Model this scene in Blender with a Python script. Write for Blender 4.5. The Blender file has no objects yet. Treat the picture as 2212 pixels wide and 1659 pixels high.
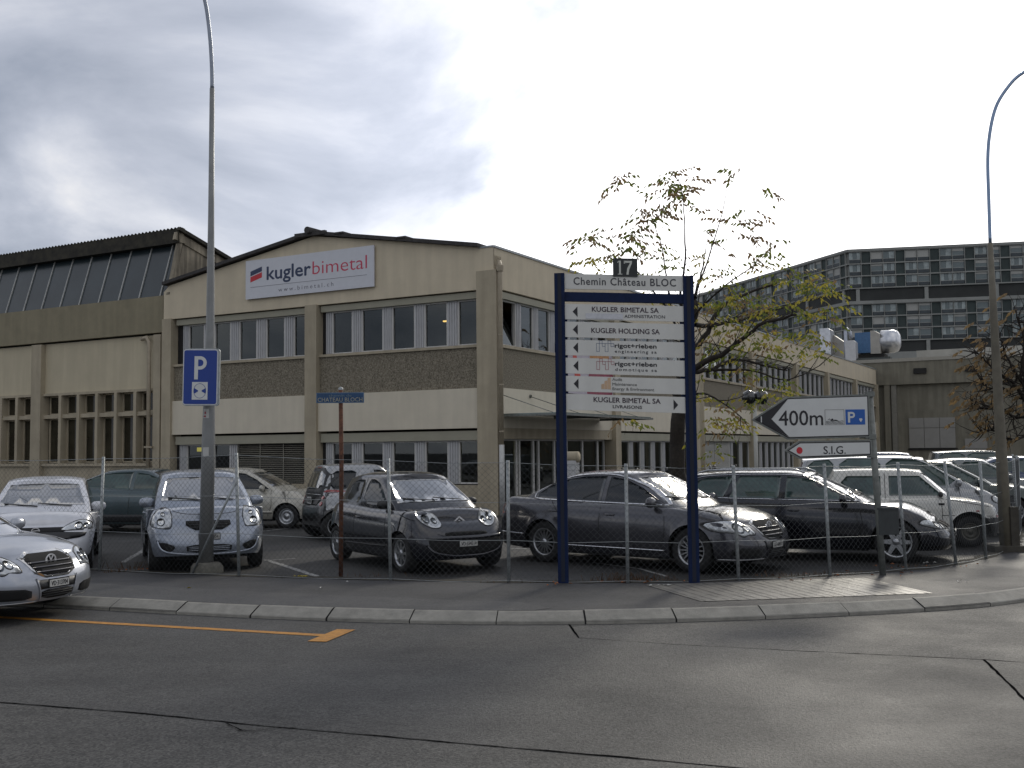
import bpy, bmesh, math, random
from mathutils import Vector, Matrix, geometry
from mathutils.bvhtree import BVHTree
random.seed(7)
sc = bpy.context.scene
COL = sc.collection
R = math.radians
# ------------------------------------------------------------------ camera
H = 1.8
PITCH, ROLL = R(3.55), math.atan(.0104)
cd = bpy.data.cameras.new('camera'); cam = bpy.data.objects.new('camera', cd); COL.objects.link(cam)
cd.sensor_width = 36; cd.lens = 36 * 1064 / 1024; cd.clip_end = 3000; cd.clip_start = .1
Fw = Vector((0, math.cos(PITCH), math.sin(PITCH))); R0 = Vector((1, 0, 0)); U0 = Vector((0, -math.sin(PITCH), math.cos(PITCH)))
RR = R0 * math.cos(ROLL) - U0 * math.sin(ROLL); UU = R0 * math.sin(ROLL) + U0 * math.cos(ROLL)
M = Matrix((RR, UU, -Fw)).transposed().to_4x4(); M.translation = Vector((0, 0, H)); cam.matrix_world = M
sc.camera = cam
def ray(x, y): return Fw + RR * ((x - 512) / 1064) + UU * ((384 - y) / 1064)
def gnd(x, y, z=0):
    d = ray(x, y); return Vector((0, 0, H)) + d * ((z - H) / d.z)
def atY(x, y, Y):
    d = ray(x, y); return Vector((0, 0, H)) + d * (Y / d.y)
KF = 1024 / 2212
def fY(x, y, Y): return atY(x * KF, y * KF, Y)
def fG(x, y, z=0): return gnd(x * KF, y * KF, z)
# ------------------------------------------------------------------ sky, sun, exposure
SUN_AZ, SUN_EL = R(25), R(27)      # azimuth measured from +Y towards +X
w = bpy.data.worlds.new('World'); sc.world = w; w.use_nodes = True
nt = w.node_tree; N = nt.nodes; L = nt.links; N.clear()
def nd(t, **k):
    n = N.new(t)
    for a, b in k.items(): setattr(n, a, b)
    return n
def mth(op, a, b=None, c=None):
    n = nd('ShaderNodeMath', operation=op)
    for i, v in enumerate((a, b, c)):
        if v is None: continue
        if isinstance(v, (int, float)): n.inputs[i].default_value = v
        else: L.new(v, n.inputs[i])
    return n.outputs[0]
tc = nd('ShaderNodeTexCoord'); sep = nd('ShaderNodeSeparateXYZ'); L.new(tc.outputs['Generated'], sep.inputs[0])
zz = mth('ADD', mth('MAXIMUM', sep.outputs[2], 0.0), .42)
cx = mth('DIVIDE', sep.outputs[0], zz); cy = mth('DIVIDE', sep.outputs[1], zz)
comb = nd('ShaderNodeCombineXYZ'); L.new(cx, comb.inputs[0]); L.new(cy, comb.inputs[1]); comb.inputs[2].default_value = 15.3
def noise(scale, det, rough, vec, dist=0.0):
    n = nd('ShaderNodeTexNoise'); n.inputs['Scale'].default_value = scale; n.inputs['Detail'].default_value = det
    n.inputs['Roughness'].default_value = rough; n.inputs['Distortion'].default_value = dist; L.new(vec, n.inputs['Vector']); return n.outputs['Fac']
n1 = noise(2.1, 10, .55, comb.outputs[0], .35)
n2 = noise(.8, 4, .5, comb.outputs[0])
mix = mth('ADD', mth('MULTIPLY', n1, .80), mth('MULTIPLY', n2, .30))
rmp = nd('ShaderNodeValToRGB'); L.new(mix, rmp.inputs[0])
e = rmp.color_ramp.elements; e[0].position = .42; e[0].color = (.38, .42, .51, 1); e[1].position = .66; e[1].color = (1.08, 1.06, 1.05, 1)
q = rmp.color_ramp.elements.new(.515); q.color = (.57, .605, .70, 1)
q = rmp.color_ramp.elements.new(.585); q.color = (.79, .81, .88, 1)
# the thin bright cloud in front of the sun
gd = ray(1000, 220).normalized()
dt = nd('ShaderNodeVectorMath', operation='DOT_PRODUCT'); L.new(tc.outputs['Generated'], dt.inputs[0]); dt.inputs[1].default_value = gd
gl = mth('ADD', dt.outputs['Value'], mth('MULTIPLY', mth('SUBTRACT', n1, .5), .20))
mr = nd('ShaderNodeMapRange', interpolation_type='SMOOTHERSTEP'); L.new(gl, mr.inputs[0]); mr.inputs[1].default_value = .875; mr.inputs[2].default_value = .965
mr2 = nd('ShaderNodeMapRange', interpolation_type='SMOOTHSTEP'); L.new(dt.outputs['Value'], mr2.inputs[0]); mr2.inputs[1].default_value = .70; mr2.inputs[2].default_value = .95
mr2.inputs[3].default_value = 1.0; mr2.inputs[4].default_value = 1.6
sky = nd('ShaderNodeTexSky'); sky.sky_type = 'NISHITA'; sky.sun_disc = False; sky.sun_elevation = SUN_EL; sky.sun_rotation = SUN_AZ
bs = nd('ShaderNodeVectorMath', operation='SCALE'); L.new(rmp.outputs[0], bs.inputs[0]); L.new(mr2.outputs[0], bs.inputs['Scale'])
mx = nd('ShaderNodeMix', data_type='RGBA'); L.new(mr.outputs[0], mx.inputs[0]); L.new(bs.outputs[0], mx.inputs[6]); mx.inputs[7].default_value = (2.1, 2.08, 2.1, 1)
# horizon band below the cloud deck
bg1 = nd('ShaderNodeBackground'); L.new(mx.outputs[2], bg1.inputs[0]); bg1.inputs[1].default_value = 1.0
bg2 = nd('ShaderNodeBackground'); L.new(sky.outputs[0], bg2.inputs[0]); bg2.inputs[1].default_value = .07
ms = nd('ShaderNodeMixShader'); ms.inputs[0].default_value = .12
L.new(bg1.outputs[0], ms.inputs[1]); L.new(bg2.outputs[0], ms.inputs[2])
out = nd('ShaderNodeOutputWorld'); L.new(ms.outputs[0], out.inputs[0])
ld = bpy.data.lights.new('sun', 'SUN'); ld.energy = 1.3; ld.angle = R(10); ld.color = (1, .93, .80)
sun = bpy.data.objects.new('sun', ld); COL.objects.link(sun)
sd = Vector((math.sin(SUN_AZ) * math.cos(SUN_EL), math.cos(SUN_AZ) * math.cos(SUN_EL), math.sin(SUN_EL)))
sun.rotation_euler = sd.to_track_quat('Z', 'Y').to_euler()
sc.view_settings.view_transform = 'Standard'; sc.view_settings.look = 'None'; sc.view_settings.exposure = -.05; sc.view_settings.gamma = 1
sc.render.engine = 'CYCLES'; sc.cycles.filter_width = 1.5
# ------------------------------------------------------------------ materials
MATS = {}
def mat(name, col, rough=.6, metal=0.0, var=.12, scale=6.0, bump=.0, bscale=40.0, coat=0.0, col2=None, emit=None, trans=0.0, stain=0.0, alpha=1.0, spec=None):
    if name in MATS: return MATS[name]
    m = bpy.data.materials.new(name); m.use_nodes = True; t = m.node_tree; b = t.nodes['Principled BSDF']
    b.inputs['Roughness'].default_value = rough; b.inputs['Metallic'].default_value = metal; b.inputs['Coat Weight'].default_value = coat
    b.inputs['Coat Roughness'].default_value = .06; b.inputs['Alpha'].default_value = alpha
    if spec is not None: b.inputs['Specular IOR Level'].default_value = spec
    tcn = t.nodes.new('ShaderNodeTexCoord')
    c = Vector(col[:3])
    if var > 0 or col2:
        nz = t.nodes.new('ShaderNodeTexNoise'); nz.inputs['Scale'].default_value = scale; nz.inputs['Detail'].default_value = 6; nz.inputs['Roughness'].default_value = .65
        t.links.new(tcn.outputs['Object'], nz.inputs['Vector'])
        rp = t.nodes.new('ShaderNodeValToRGB'); t.links.new(nz.outputs['Fac'], rp.inputs[0])
        lo = c * (1 - var); hi = Vector(col2[:3]) if col2 else c * (1 + var)
        rp.color_ramp.elements[0].position = .32; rp.color_ramp.elements[0].color = (*lo, 1)
        rp.color_ramp.elements[1].position = .68; rp.color_ramp.elements[1].color = (*hi, 1)
        src = rp.outputs[0]
        if stain > 0:      # rain streaks running down a wall
            mp = t.nodes.new('ShaderNodeMapping'); mp.inputs['Scale'].default_value = (2.2, 2.2, .22); t.links.new(tcn.outputs['Object'], mp.inputs[0])
            n3 = t.nodes.new('ShaderNodeTexNoise'); n3.inputs['Scale'].default_value = 1.6; n3.inputs['Detail'].default_value = 5; t.links.new(mp.outputs[0], n3.inputs['Vector'])
            r3 = t.nodes.new('ShaderNodeValToRGB'); t.links.new(n3.outputs['Fac'], r3.inputs[0])
            r3.color_ramp.elements[0].position = .40; r3.color_ramp.elements[0].color = (1 - stain,) * 3 + (1,); r3.color_ramp.elements[1].position = .6; r3.color_ramp.elements[1].color = (1, 1, 1, 1)
            m4 = t.nodes.new('ShaderNodeMix'); m4.data_type = 'RGBA'; m4.blend_type = 'MULTIPLY'; m4.inputs[0].default_value = 1
            t.links.new(src, m4.inputs[6]); t.links.new(r3.outputs[0], m4.inputs[7]); src = m4.outputs[2]
        t.links.new(src, b.inputs['Base Color'])
    else: b.inputs['Base Color'].default_value = (*c, 1)
    if bump > 0:
        nb = t.nodes.new('ShaderNodeTexNoise'); nb.inputs['Scale'].default_value = bscale; nb.inputs['Detail'].default_value = 4
        t.links.new(tcn.outputs['Object'], nb.inputs['Vector'])
        bn = t.nodes.new('ShaderNodeBump'); bn.inputs['Strength'].default_value = bump; bn.inputs['Distance'].default_value = .02
        t.links.new(nb.outputs['Fac'], bn.inputs['Height']); t.links.new(bn.outputs[0], b.inputs['Normal'])
    if emit: b.inputs['Emission Color'].default_value = (*emit[:3], 1); b.inputs['Emission Strength'].default_value = emit[3]
    b.inputs['Transmission Weight'].default_value = trans
    MATS[name] = m; return m
cream = mat('cream_render', (.575, .50, .365), .85, var=.06, scale=1.2, bump=.15, bscale=60, stain=.07)
bandm = mat('band_render', (.60, .545, .43), .85, var=.05, scale=1.2, bump=.15, bscale=60, stain=.05)
creamdk = mat('cream_concrete', (.395, .342, .245), .85, var=.08, scale=2, bump=.2, stain=.14)
olive = mat('olive_concrete', (.25, .22, .145), .9, var=.10, scale=1.5, bump=.2, stain=.10)
panelgrey = mat('hall_panel', (.50, .44, .31), .8, var=.05, scale=1, stain=.08)
pebble = mat('pebble_dash', (.11, .092, .062), .9, var=.35, scale=26, bump=.8, bscale=40, col2=(.31, .275, .205))
framew = mat('window_frame_white', (.50, .49, .46), .5, var=.06, scale=3)
mullm = mat('mullion_panel', (.42, .42, .42), .55, var=.06, scale=4)
headbox = mat('shutter_box', (.30, .285, .215), .7, var=.07, scale=2)
roofm = mat('roof_fibre_cement', (.045, .042, .04), .85, var=.4, scale=5, bump=.4, bscale=18)
paneglass = mat('window_glass', (.010, .013, .016), .04, var=0, spec=.5)
paneglass2 = mat('window_glass_dim', (.03, .027, .018), .06, var=.5, scale=1.2, spec=.4)
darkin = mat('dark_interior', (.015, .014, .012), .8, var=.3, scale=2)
white = mat('sign_white', (.62, .615, .57), .45, var=.05, scale=3, stain=.06)
black = mat('sign_black', (.012, .011, .014), .5, var=0)
navy = mat('navy_paint', (.004, .013, .050), .6, var=.2, scale=9, spec=.2)
blueS = mat('road_sign_blue', (.005, .036, .235), .35, var=.04, scale=5)
galv = mat('galvanised_steel', (.30, .32, .32), .5, metal=.35, var=.2, scale=14)
galvd = mat('weathered_galvanised', (.17, .18, .165), .6, metal=.2, var=.25, scale=12)
rust = mat('rusty_steel', (.075, .028, .014), .8, var=.4, scale=20, col2=(.15, .06, .03), bump=.3)
red = mat('sign_red', (.50, .02, .03), .5, var=0)
glit = mat('far_glass', (.28, .32, .31), .25, var=.3, scale=.8)
rubber = mat('tyre_rubber', (.012, .012, .012), .8, var=.2, scale=30)
blackpl = mat('black_plastic', (.014, .014, .015), .45, var=.2, scale=20)
under = mat('car_underside', (.006, .006, .006), .9, var=0)
chrome = mat('chrome_trim', (.65, .65, .66), .12, metal=1, var=0)
alloy = mat('alloy_rim', (.42, .43, .44), .3, metal=.8, var=.1, scale=20)
badge_m = mat('badge_silver', (.70, .70, .70), .3, metal=.25, var=0)
lampgl = mat('headlight_glass', (.50, .52, .53), .12, metal=.3, var=.35, scale=9, coat=1)
lampin = mat('headlight_reflector', (.75, .75, .72), .1, metal=1, var=.2, scale=30)
taill = mat('tail_light_red', (.28, .01, .012), .15, var=.1, coat=1)
carglass = mat('car_glass', (.010, .016, .022), .03, var=0, coat=1, spec=1.0); carglass.node_tree.nodes['Principled BSDF'].inputs['IOR'].default_value = 2.1; carglass.node_tree.nodes['Principled BSDF'].inputs['Coat IOR'].default_value = 1.8
carside = mat('car_side_glass', (.012, .016, .020), .05, var=0, spec=.5)
carglassg = mat('car_glass_green', (.03, .06, .052), .04, var=.5, scale=2.5, coat=.6)
bark = mat('bark', (.022, .017, .012), .9, var=.3, scale=12, bump=.8, bscale=30)
# ------------------------------------------------------------------ mesh helper
class MB:
    def __init__(s): s.v = []; s.f = []; s.m = []; s.sm = []
    def face(s, pts, m=0, smooth=False):
        i = len(s.v); s.v += [tuple(p) for p in pts]; s.f.append(tuple(range(i, i + len(pts)))); s.m.append(m); s.sm.append(smooth)
    def box(s, x0, x1, y0, y1, z0, z1, m=0, T=None):
        P = [Vector((x, y, z)) for z in (z0, z1) for x, y in ((x0, y0), (x1, y0), (x1, y1), (x0, y1))]
        if T is not None: P = [T @ p for p in P]
        i = len(s.v); s.v += [tuple(p) for p in P]
        for q in ((3, 2, 1, 0), (4, 5, 6, 7), (0, 1, 5, 4), (1, 2, 6, 5), (2, 3, 7, 6), (3, 0, 4, 7)):
            s.f.append(tuple(i + a for a in q)); s.m.append(m); s.sm.append(False)
        return s
    def tube(s, pts, rad, n=8, m=0, smooth=True, cap=True):
        pts = [Vector(p) for p in pts]; rad = [rad] * len(pts) if isinstance(rad, (int, float)) else rad
        base = len(s.v); ref = None
        for k, p in enumerate(pts):
            d = (pts[min(k + 1, len(pts) - 1)] - pts[max(k - 1, 0)]).normalized()
            if ref is None: ref = Vector((1, 0, 0)) if abs(d.x) < .8 else Vector((0, 1, 0))
            a = (ref - d * ref.dot(d)).normalized(); b = d.cross(a); ref = a
            for j in range(n):
                an = 2 * math.pi * j / n; s.v.append(tuple(p + (a * math.cos(an) + b * math.sin(an)) * rad[k]))
        for k in range(len(pts) - 1):
            for j in range(n):
                s.f.append((base + k * n + j, base + k * n + (j + 1) % n, base + (k + 1) * n + (j + 1) % n, base + (k + 1) * n + j)); s.m.append(m); s.sm.append(smooth)
        if cap:
            s.f.append(tuple(base + j for j in reversed(range(n)))); s.m.append(m); s.sm.append(False)
            e_ = base + (len(pts) - 1) * n; s.f.append(tuple(e_ + j for j in range(n))); s.m.append(m); s.sm.append(False)
        return s
    def lathe(s, prof, T=None, n=24, m=0, smooth=True):      # prof: (radius, height) about local z
        base = len(s.v)
        for r_, h_ in prof:
            for j in range(n):
                an = 2 * math.pi * j / n; p = Vector((r_ * math.cos(an), r_ * math.sin(an), h_))
                s.v.append(tuple(T @ p if T is not None else p))
        for k in range(len(prof) - 1):
            for j in range(n):
                s.f.append((base + k * n + j, base + k * n + (j + 1) % n, base + (k + 1) * n + (j + 1) % n, base + (k + 1) * n + j)); s.m.append(m); s.sm.append(smooth)
        return s
    def prism(s, poly, T=None, h=.01, m=0):         # poly in local xy extruded 0..h along z
        n = len(poly); A = [Vector((x, y, 0)) for x, y in poly]; B = [Vector((x, y, h)) for x, y in poly]
        P = A + B
        if T is not None: P = [T @ p for p in P]
        i = len(s.v); s.v += [tuple(p) for p in P]
        s.f.append(tuple(i + k for k in reversed(range(n)))); s.f.append(tuple(i + n + k for k in range(n)))
        for k in range(n): s.f.append((i + k, i + (k + 1) % n, i + n + (k + 1) % n, i + n + k))
        s.m += [m] * (n + 2); s.sm += [False] * (n + 2); return s
    def build(s, name, mats, parent=None, loc=None, rz=0, bevel=0, origin=None):
        me = bpy.data.meshes.new(name); me.from_pydata(s.v, [], s.f)
        for mm in (mats if isinstance(mats, (list, tuple)) else [mats]): me.materials.append(mm)
        me.polygons.foreach_set('material_index', s.m); me.polygons.foreach_set('use_smooth', s.sm); me.update()
        o = bpy.data.objects.new(name, me); COL.objects.link(o)
        if parent: o.parent = parent
        if loc is not None: o.location = loc
        if rz: o.rotation_euler.z = rz
        if bevel:
            b = o.modifiers.new('bevel', 'BEVEL'); b.width = bevel; b.segments = 2; b.limit_method = 'ANGLE'
        return o
def tag(o, label=None, cat=None, group=None, kind=None):
    if label: o['label'] = label
    if cat: o['category'] = cat
    if group: o['group'] = group
    if kind: o['kind'] = kind
    return o
def thing(name, label, cat, loc=(0, 0, 0), rz=0, group=None):
    o = bpy.data.objects.new(name, None); COL.objects.link(o); o.location = loc; o.rotation_euler = (0, 0, rz); o.empty_display_size = .3
    return tag(o, label, cat, group)
def text(s_, size, T, m, parent, name='lettering', align='LEFT', bold=0.0, sx=1.0, spacing=1.0, width=None, depth=.002):
    c = bpy.data.curves.new('t', 'FONT'); c.body = s_; c.size = size; c.align_x = align; c.offset = min(bold, 0); c.extrude = depth; c.space_character = spacing; c.resolution_u = 3
    o = bpy.data.objects.new('t', c); COL.objects.link(o); bpy.context.view_layer.update()
    me = bpy.data.meshes.new_from_object(o.evaluated_get(bpy.context.evaluated_depsgraph_get()))
    bpy.data.objects.remove(o); me.name = name
    if width:
        xs = [v.co.x for v in me.vertices]; sx = width / (max(xs) - min(xs)); x0 = min(xs)
        for v in me.vertices: v.co.x -= x0 if align == 'LEFT' else 0
    for v in me.vertices: v.co.x *= sx
    me.materials.clear(); me.materials.append(m)
    for p in me.polygons: p.material_index = 0
    if bold > 0:
        base = me.copy(); bm = bmesh.new(); bm.from_mesh(me)
        for i_, (ox, oy) in enumerate(((bold, 0), (-bold, 0), (0, bold), (0, -bold))):
            k_ = base.copy(); k_.transform(Matrix.Translation((ox, oy, .00012 * (i_ + 1)))); bm.from_mesh(k_); bpy.data.meshes.remove(k_)
        bm.to_mesh(me); bm.free(); bpy.data.meshes.remove(base)
    me.transform(T); q = bpy.data.objects.new(name, me); COL.objects.link(q); q.parent = parent; return q
def frameT(x, y, z, rz=0):        # text frame: local x right, local y up (world z), normal facing -y
    return Matrix.Translation((x, y, z)) @ Matrix.Rotation(rz, 4, 'Z') @ Matrix.Rotation(R(90), 4, 'X')
# ------------------------------------------------------------------ ground
def asphalt(name, c1, c2, rough0, rough1, speck=.25, worn=1.0):
    m = bpy.data.materials.new(name); m.use_nodes = True; t = m.node_tree; b = t.nodes['Principled BSDF']; n = t.nodes; l = t.links
    tcn = n.new('ShaderNodeTexCoord')
    def nz(sc_, d, r_=.6, mapscale=None):
        k = n.new('ShaderNodeTexNoise'); k.inputs['Scale'].default_value = sc_; k.inputs['Detail'].default_value = d; k.inputs['Roughness'].default_value = r_
        if mapscale:
            mp = n.new('ShaderNodeMapping'); mp.inputs['Scale'].default_value = mapscale; l.new(tcn.outputs['Object'], mp.inputs[0]); l.new(mp.outputs[0], k.inputs['Vector'])
        else: l.new(tcn.outputs['Object'], k.inputs['Vector'])
        return k.outputs['Fac']
    big = nz(2.6, 9, .72); rp = n.new('ShaderNodeValToRGB'); l.new(big, rp.inputs[0])
    rp.color_ramp.elements[0].position = .35; rp.color_ramp.elements[0].color = (*c1, 1); rp.color_ramp.elements[1].position = .65; rp.color_ramp.elements[1].color = (*c2, 1)
    fine = n.new('ShaderNodeTexVoronoi'); fine.inputs['Scale'].default_value = 62; l.new(tcn.outputs['Object'], fine.inputs['Vector'])
    r2 = n.new('ShaderNodeValToRGB'); l.new(fine.outputs['Color'], r2.inputs[0]); r2.color_ramp.elements[0].position = .1; r2.color_ramp.elements[0].color = (1 - speck,) * 3 + (1,)
    r2.color_ramp.elements[1].position = .95; r2.color_ramp.elements[1].color = (1 + speck * 2.2,) * 3 + (1,)
    mm = n.new('ShaderNodeMix'); mm.data_type = 'RGBA'; mm.blend_type = 'MULTIPLY'; mm.inputs[0].default_value = 1; l.new(rp.outputs[0], mm.inputs[6]); l.new(r2.outputs[0], mm.inputs[7])
    streak = nz(1.2, 4, .5, (.22, 1.6, 1)); r3 = n.new('ShaderNodeValToRGB'); l.new(streak, r3.inputs[0])
    r3.color_ramp.elements[0].position = .36; r3.color_ramp.elements[0].color = (1 - .28 * worn,) * 3 + (1,); r3.color_ramp.elements[1].position = .58; r3.color_ramp.elements[1].color = (1, 1, 1, 1)
    m2 = n.new('ShaderNodeMix'); m2.data_type = 'RGBA'; m2.blend_type = 'MULTIPLY'; m2.inputs[0].default_value = 1; l.new(mm.outputs[2], m2.inputs[6]); l.new(r3.outputs[0], m2.inputs[7])
    l.new(m2.outputs[2], b.inputs['Base Color'])
    wet = nz(.35, 5); mr_ = n.new('ShaderNodeMapRange'); l.new(wet, mr_.inputs[0]); mr_.inputs[1].default_value = .35; mr_.inputs[2].default_value = .65; mr_.inputs[3].default_value = rough0; mr_.inputs[4].default_value = rough1
    l.new(mr_.outputs[0], b.inputs['Roughness'])
    b.inputs['Specular IOR Level'].default_value = .45
    nb = nz(55, 3, .7); bn = n.new('ShaderNodeBump'); bn.inputs['Strength'].default_value = .6; bn.inputs['Distance'].default_value = .012; l.new(nb, bn.inputs['Height']); l.new(bn.outputs[0], b.inputs['Normal'])
    return m
road_m = asphalt('road_asphalt', (.034, .033, .030), (.050, .048, .044), .60, .80, .62, 1.0)
road_m2 = asphalt('road_asphalt_newer', (.030, .029, .027), (.041, .040, .037), .58, .78, .55, .8)
lot_m = asphalt('lot_asphalt', (.014, .014, .0135), (.025, .024, .022), .55, .75, .25, .7)
walk_m = asphalt('pavement_asphalt', (.024, .024, .0245), (.035, .034, .034), .55, .78, .35, .5)
walk_m2 = asphalt('pavement_asphalt_pale', (.034, .034, .034), (.046, .045, .043), .55, .75, .35, .4)
kerb_m = mat('kerb_concrete', (.23, .22, .19), .75, var=.22, scale=5, bump=.35, bscale=70, stain=.0)
kerbd = mat('kerb_joint', (.012, .012, .011), .9, var=0)
yel = mat('road_marking_yellow', (.42, .185, .018), .6, var=.25, scale=14, bump=.3)
wht = mat('lot_marking_white', (.22, .22, .21), .7, var=.35, scale=10)
earth = mat('soil_strip', (.030, .026, .018), .95, var=.4, scale=12, bump=.8, bscale=30)
slabm = mat('ribbed_concrete', (.16, .15, .13), .38, var=.2, scale=4, bump=.2, bscale=20)
def sheet(name, poly, z, m, top=None):
    b = MB(); b.face([(x, y, z) for x, y in poly]); o = b.build(name, m); tag(o, kind='structure'); return o
# kerb line (front edge on the road) measured from the photograph, extended both ways along the curve
K = [(-40, 22.0), (-22, 18.0), (-13, 15.75), (-8.6, 14.35), (-5.61, 13.43), (-4.01, 12.83), (-2.97, 12.47), (-1.83, 12.14), (-.72, 11.92), (.32, 11.83), (1.34, 11.86), (2.47, 12.0), (3.33, 12.15), (4.36, 12.38), (5.4, 12.72), (6.24, 13.17), (7.6, 14.1), (9.2, 15.6), (11, 18), (13.5, 23), (17, 32), (24, 50), (34, 70)]
def catm(P, n):
    out_ = []
    P = [Vector(p) for p in P]
    for i in range(len(P) - 1):
        a = P[max(i - 1, 0)]; b = P[i]; c = P[i + 1]; d = P[min(i + 2, len(P) - 1)]
        for k in range(n):
            t = k / n; out_.append(.5 * ((2 * b) + (c - a) * t + (2 * a - 5 * b + 4 * c - d) * t * t + (3 * b - 3 * c + d - a) * t ** 3))
    out_.append(P[-1]); return out_
KC = catm(K, 10)
ground = MB()      # the base sheet reaches the horizon at road level
b = MB(); b.face([(-900, -300, -.16), (900, -300, -.16), (900, 1500, -.16), (-900, 1500, -.16)]); tag(b.build('ground', lot_m), kind='structure')
b = MB(); b.face([(-60, -30, -.12), (60, -30, -.12), (60, 72, -.12)] + [(p.x, p.y + .05, -.12) for p in reversed(KC)] + [(-60, 26, -.12)]); tag(b.build('road', road_m), kind='structure')
# newer asphalt lane along the kerb, bounded by the sealed joints
c3 = [fG(x, y, -.116) for x, y in ((-500, 1478), (0, 1517), (300, 1540), (540, 1565), (800, 1588), (1106, 1615), (1400, 1640), (1700, 1668), (2400, 1740))]
c1 = [fG(x, y, -.116) for x, y in ((2900, 1462), (2212, 1431), (2125, 1425), (1700, 1405), (1420, 1390), (1250, 1378))]
lane = [(p.x, p.y) for p in c3] + [(p.x, p.y) for p in c1] + [(.60, 11.86)] + [(p.x, p.y - .0) for p in reversed([q for q in KC if q.x < .5 and q.x > -22])]
o = sheet('road_lane', lane, -.116, road_m2)
def strip(mb, pts, wdt, z, m=0, jit=0.0):
    P = [Vector((p[0], p[1], 0)) for p in pts]
    Q = []
    for i in range(len(P) - 1):
        n_ = max(1, int((P[i + 1] - P[i]).length / .12)) if jit else 1
        for k in range(n_): Q.append(P[i].lerp(P[i + 1], k / n_))
    Q.append(P[-1]); L_ = []; R_ = []
    for i, p in enumerate(Q):
        d = (Q[min(i + 1, len(Q) - 1)] - Q[max(i - 1, 0)]).normalized(); nn = Vector((-d.y, d.x, 0))
        w_ = wdt * (1 + random.uniform(-jit, jit)) / 2; o_ = random.uniform(-jit, jit) * wdt * .8
        L_.append((p.x + nn.x * (w_ + o_), p.y + nn.y * (w_ + o_), z)); R_.append((p.x - nn.x * (w_ - o_), p.y - nn.y * (w_ - o_), z))
    for i in range(len(Q) - 1): mb.face([R_[i], R_[i + 1], L_[i + 1], L_[i]], m)
tar = mat('tar_joint', (.008, .008, .008), 1.0, var=.2, spec=0.0)
b = MB()
strip(b, [(p.x, p.y) for p in c3], .008, -.1135, jit=.95)
strip(b, [(p.x, p.y) for p in c1], .012, -.1135, jit=.6)
strip(b, [(c1[-1].x, c1[-1].y), (.60, 11.80)], .022, -.1135, jit=.3)
c2 = [fG(x, y, -.1135) for x, y in ((2125, 1425), (2165, 1462), (2212, 1510), (2300, 1600))]; strip(b, [(p.x, p.y) for p in c2], .022, -.1125, jit=.3)
cb = [fG(x, y, -.1135) for x, y in ((490, 1563), (520, 1578), (555, 1578), (600, 1571), (640, 1572))]; strip(b, [(p.x, p.y) for p in cb], .014, -.1125, jit=.6)
o = b.build('road_joint', tar); tag(o, kind='structure')
# yellow marking
b = MB(); a0 = fG(60, 1336, -.11); a1 = fG(716, 1372.5, -.11); strip(b, [(a0.x - 8 * (a1.x - a0.x) / 3.4, a0.y - 8 * (a1.y - a0.y) / 3.4), (a1.x, a1.y)], .115, -.1122, jit=.04)
tq = [fG(x, y, -.11) for x, y in ((664, 1385), (705, 1386), (768, 1360), (728, 1359))]; b.face([(p.x, p.y, -.1095) for p in tq]); tag(b.build('road_marking', yel), kind='structure')
# kerb stones
arc = []; L0 = 0
for i in range(len(KC) - 1):
    arc.append(L0); L0 += (KC[i + 1] - KC[i]).length
arc.append(L0)
def kat(s_):
    for i in range(len(arc) - 1):
        if arc[i + 1] >= s_:
            t = (s_ - arc[i]) / max(1e-6, arc[i + 1] - arc[i]); p = KC[i].lerp(KC[i + 1], t); d = (KC[i + 1] - KC[i]).normalized(); return p, d
    return KC[-1], (KC[-1] - KC[-2]).normalized()
KW = .225
kb = MB(); s_ = 0.0
while s_ < L0 - 1.1:
    ln = 1.0 + random.uniform(-.03, .03); gap = .010 + random.random() ** 3 * .03; nsub = 4
    zj = random.uniform(-.006, .006); ang = random.uniform(-.004, .004)
    for k in range(nsub):
        pa, da = kat(s_ + gap / 2 + (ln - gap) * k / nsub); pb, db_ = kat(s_ + gap / 2 + (ln - gap) * (k + 1) / nsub)
        na = Vector((-da.y, da.x)); nb = Vector((-db_.y, db_.x))
        prof = [(0, -.16), (0, -.088), (.01, -.078), (.15, -.016), (.185, .0), (KW, .006), (KW, -.1)]
        for j in range(len(prof) - 1):
            (u0, z0), (u1, z1) = prof[j], prof[j + 1]
            kb.face([(pa.x + na.x * u0, pa.y + na.y * u0, z0 + zj * (z0 > -.1)), (pb.x + nb.x * u0, pb.y + nb.y * u0, z0 + zj * (z0 > -.1)), (pb.x + nb.x * u1, pb.y + nb.y * u1, z1 + zj * (z1 > -.05)), (pa.x + na.x * u1, pa.y + na.y * u1, z1 + zj * (z1 > -.05))], 0, False)
        if k in (0, nsub - 1):
            p_, n_ = (pa, na) if k == 0 else (pb, nb)
            kb.face([(p_.x + n_.x * u, p_.y + n_.y * u, z + (zj if z > -.1 else 0)) for u, z in prof], 1)
    s_ += ln
# dark bedding under the joints
for i in range(0, len(KC) - 1):
    d = (KC[i + 1] - KC[i]).normalized(); n_ = Vector((-d.y, d.x)); a_ = KC[i] + n_ * .012; c_ = KC[i + 1] + n_ * .012; e1_ = KC[i] + n_ * .18; e2_ = KC[i + 1] + n_ * .18
    kb.face([(a_.x, a_.y, -.105), (c_.x, c_.y, -.105), (e2_.x, e2_.y, -.018), (e1_.x, e1_.y, -.018)], 1)
    kb.face([(a_.x, a_.y, -.12), (c_.x, c_.y, -.12), (c_.x, c_.y, -.105), (a_.x, a_.y, -.105)], 1)
tag(kb.build('kerb', [kerb_m, kerbd]), kind='structure')
KI = []
for i in range(len(KC)):
    d = (KC[min(i + 1, len(KC) - 1)] - KC[max(i - 1, 0)]).normalized(); KI.append((KC[i].x - d.y * (KW + .004), KC[i].y + d.x * (KW + .004)))
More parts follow.
